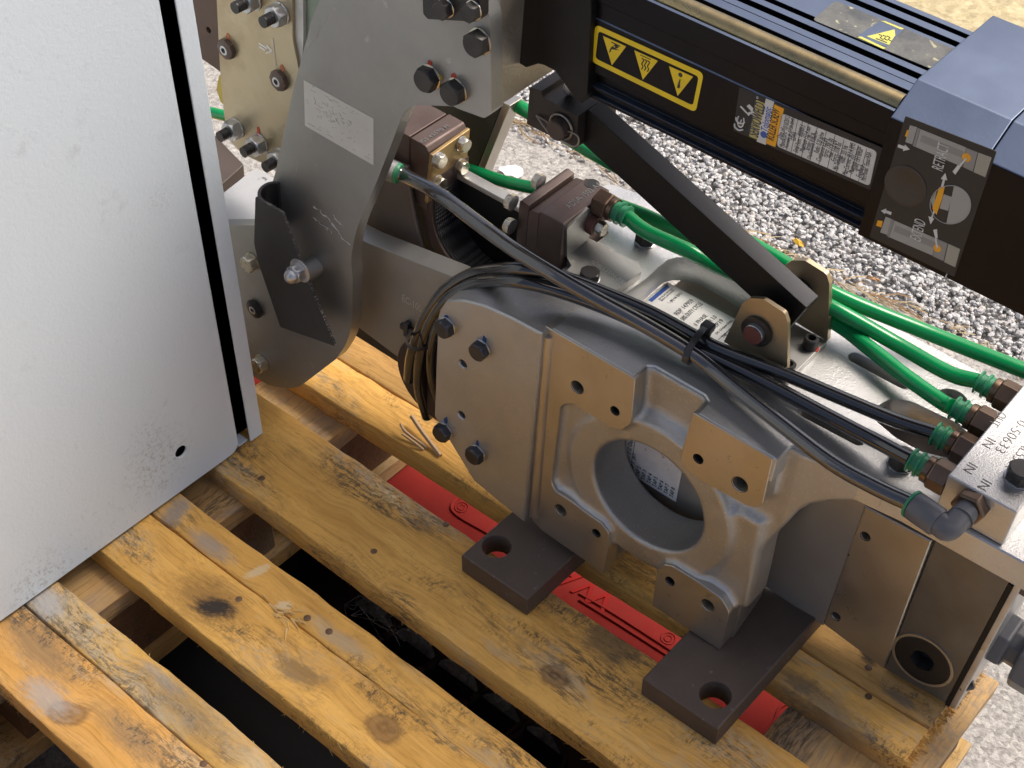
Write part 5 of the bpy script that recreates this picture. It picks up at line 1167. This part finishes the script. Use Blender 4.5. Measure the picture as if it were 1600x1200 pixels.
edge = [(412, 317), (441, 334), (475, 427), (523, 541)]; ep_ = [np.array([*p, 0]) for p in Pn(edge, nf)]
for a, b in zip(ep_[:-1], ep_[1:]):
    for k in range(26):
        t_ = (k + .5) / 26; p = a + (b - a) * t_; m.lathe([(.0012 * rng.uniform(.6, 1.3), 0), (.001 * rng.uniform(.6, 1.3), .0026)], (p[0] + rng.normal(0, .0003), nf + .0003, p[1] + rng.normal(0, .0003)), (0, 1, 0), 5)
obj('frayed_edge', m, A['edgerub'], fl, kind='stuff', smooth=0)
an = G(458, 430, n=nf - .010); an[1] = nf; bolt(fl, an, FR, .0165, .009, 'zincgrey', 'zincgrey', .0018, dome=True, name='acorn_nut', wr=1.5, rot=.2)
sc_ = G(492, 428, n=-.010); sc2 = G(479, 424, n=-.012); m = M(); m.cyl((sc2[0], nf + .0035, sc2[2]), (sc2[0], AF - .0003, sc2[2]), .0105, 28); obj('flap_spacer', m, A['plate'], fl)
for i, (x, y, k_) in enumerate(((387, 413, 0), (402, 571, 0))):
    p = G(x + 2, y - 1, n=AF - .006); p[1] = AF; bolt(arm, p, FR, .0165, .0085, 'zinc', 'zinc', .002, rot=.4 + i)
p = G(400, 481, n=AF); m = M(); m.lathe([(.0105, 0), (.0105, .004), (.008, .0052), (.0045, .0054)], p, FR, 10, cap=False); m.lathe([(.0045, .0054), (.0026, .0056), (.0026, .001)], p, FR, 16, m=1, cap=False); m.cyl(p + [0, -.0015, 0], p + [0, -.001, 0], .0028, 12, m=2); obj('rivet_bush', m, [A['oxide'], A['zincgrey'], A['dark']], arm)
# tapered beam from arm to casting
bmP = Pn([(540, 362), (573, 379), (706, 432), (770, 462), (770, 690), (690, 612), (634, 568), (564, 515), (530, 488)], .031)
m = M().prism(bmP, .031, .053, MN); beam = obj('tapered_beam', m, A['plate'], gun, bevel=.0016, seg=1)
m = M(); p = G(629, 470, n=.031); q = G(660, 489, n=.031); text(m, 'EC-100', (p[0], .0308, p[2]), (q - p), UP, .0085, .024, .0002); obj('stamped_lettering', m, A['scratch'], beam)
# hidden cross member linking the beam to the rest
m = M().prism(Pn([(560, 230), (636, 262), (640, 300), (648, 340), (660, 392), (560, 376)], .0605), .0605, .066, MN); obj('cross_member', m, mat('brown_grey_plate', (.13, .11, .098), .5, .4, var=(.10, .082, .07), vs=10), gun, bevel=.002)
# dark lower strap under the beam
dc = G(672, 590, n=.020); m = M(); m.lathe([(.048, 0), (.048, .028), (.030, .030)], (dc[0] + .004, .050, dc[2] - .006), FR, 48); obj('lower_contact', m, mat('dark_brown_contact', (.05, .032, .026), .5, .2, var=(.035, .022, .018), vs=14), gun, bevel=.001)
m = M().box((-.475, .036, G(600, 545, n=.03)[2] - .014), (-.40, .06, G(600, 545, n=.03)[2] + .0)); obj('beam_shim', m, A['oxide'], gun)

# -- hoses
def hose(name, pts, r, mt, sub=10):
    q = catmull(pts, sub); m = M().tube(q, r, 14); return obj(name, m, A[mt], gun, smooth=60)
hr = .0052
def hp(*L): return [G(x, y, **({k: val})) for x, y, k, val in L]
E0, E1, E2, E3 = ends
# green tubes
hose('green_tube', hp((786, 152, 'n', .17), (830, 178, 'n', .165), (905, 226, 'n', .16), (1000, 280, 'n', .158), (1110, 345, 'n', .157), (1220, 408, 'n', .156), (1303, 459, 'n', .158), (1450, 520, 'v', .272), (1600, 579, 'v', .272), (1700, 618, 'v', .272)), .0067, 'green')
hose('green_tube', hp((960, 319, 'n', .15), (1010, 338, 'n', .150), (1080, 372, 'n', .148), (1200, 430, 'n', .147), (1303, 482, 'n', .147), (1400, 537, 'v', .268), (1480, 582, 'v', .268)) + [E0], .0065, 'green')
hose('green_tube', [fp - [.006, 0, 0], fp] + hp((1010, 362, 'n', .110), (1075, 392, 'n', .112), (1120, 415, 'n', .125), (1200, 450, 'n', .146), (1303, 503, 'v', .266), (1360, 545, 'v', .266), (1420, 592, 'v', .266), (1475, 630, 'v', .267)) + [E1], .0065, 'green')
hose('green_tube', hp((700, 253, 'n', .132), (735, 266, 'n', .132), (790, 284, 'n', .132), (850, 297, 'n', .14), (930, 312, 'n', .15), (965, 320, 'n', .15)), .0060, 'green')
hose('green_tube', hp((285, 167, 'n', .12), (322, 174, 'n', .12), (352, 181, 'n', .12), (420, 200, 'n', .12)), .0060, 'green')
# black hoses
bs_ = G(622, 271, n=.040); m = M(); dvv = (G(660, 286, n=.046) - bs_); dvv /= np.linalg.norm(dvv)
m.lathe([(.0098, -.012), (.0098, -.002), (.0075, 0)], bs_, dvv, 24); fo = obj('hose_fitting', m, A['plate'], gun); m = M(); m.lathe([(.0060, .006), (.0088, .0056), (.0094, .004), (.0094, .001), (.0085, 0)], bs_ - dvv * .004, dvv, 28); obj('release_collar', m, A['collar'], fo)
hose('smoky_hose', [bs_ - dvv * .004, bs_ + dvv * .01] + hp((689, 305, 'v', .298), (745, 347, 'v', .297), (805, 391, 'v', .296), (874, 434, 'v', .294), (935, 469, 'v', .290), (1000, 504, 'v', .282), (1060, 539, 'v', .271), (1100, 566, 'v', .264), (1150, 607, 'v', .262), (1220, 662, 'v', .262), (1300, 723, 'v', .264), (1370, 762, 'v', .268)) + [el_end], .0065, 'smoke')
L_end = hp((664, 640, 'n', .018), (652, 600, 'n', .006), (640, 560, 'n', .004))
hose('black_hose', hp((640, 592, 'n', .016), (643, 560, 'n', .010), (652, 530, 'n', .008), (668, 492, 'n', .010), (700, 450, 'n', .018), (750, 424, 'n', .026), (810, 420, 'v', .276), (870, 430, 'v', .274), (950, 460, 'v', .270), (1020, 490, 'v', .268), (1090, 528, 'v', .268), (1130, 548, 'v', .268), (1220, 582, 'v', .266), (1320, 624, 'v', .266), (1400, 657, 'v', .266)) + [E2], .0059, 'hose')
hose('black_hose', hp((668, 650, 'n', .028), (655, 600, 'n', .014), (660, 545, 'n', .006), (676, 500, 'n', .006), (704, 464, 'n', .010), (750, 441, 'n', .018), (810, 440, 'v', .268), (880, 457, 'v', .264), (960, 487, 'v', .262), (1030, 520, 'v', .262), (1085, 546, 'v', .262), (1130, 566, 'v', .262), (1200, 600, 'v', .262), (1290, 648, 'v', .263), (1370, 690, 'v', .266)) + [E3], .0059, 'hose')
hose('black_hose', hp((690, 640, 'n', .020), (676, 596, 'n', .008), (674, 550, 'n', .002), (684, 508, 'n', .004), (706, 478, 'n', .012)), .0045, 'hose')
# cable ties
tc_ = G(1090, 544, v=.262)
def tie(c, ax, w, r, name='cable_tie', sq=1.0, parent=gun):
    ax = np.array(ax, float); ax /= np.linalg.norm(ax); e = np.cross(ax, UP); e /= np.linalg.norm(e); g = np.cross(ax, e)
    m = M(); n = 28; v = []
    for (ww, rr) in ((-w / 2, r), (w / 2, r), (w / 2, r + .0016), (-w / 2, r + .0016)):
        for k in range(n):
            a = 2 * math.pi * k / n; v.append(c + ax * ww + e * rr * sq * math.cos(a) + g * rr * math.sin(a))
    f = [(i * n + k, i * n + (k + 1) % n, ((i + 1) % 4) * n + (k + 1) % n, ((i + 1) % 4) * n + k) for i in range(4) for k in range(n)]
    m.add(v, f); return obj(name, m, A['tie'], parent)
t1_, t2_ = G(1075, 560, v=.262), G(1102, 525, v=.268)
ce = (t1_ + t2_) / 2; hax = G(1130, 566, v=.262) - G(1050, 530, v=.262)
tie(ce + [0, 0, .003], hax, .0052, .0112, sq=1.75)
hd = G(1106, 511, v=.276); m = M().box(hd - [.005, .005, .004], hd + [.005, .004, .004]); obj('tie_head', m, A['tie'], gun, bevel=.0012)
tie(G(657, 530, n=.006), G(664, 500, n=.006) - G(652, 560, n=.006), .003, .0100, sq=1.35)
bc = G(638, 513, n=.0295); m = M()
for r_ in (0, math.pi / 2):
    a, b = .0085, .0028
    m.prism([(bc[0] + x * math.cos(r_) - y * math.sin(r_), bc[2] + x * math.sin(r_) + y * math.cos(r_)) for x, y in ((-a, -b), (a, -b), (a, b), (-a, b))], .026 - r_ * .0005, .0312, MN)
obj('tie_mount', m, A['tie'], gun, bevel=.0008)
print('objects', len(bpy.data.objects))
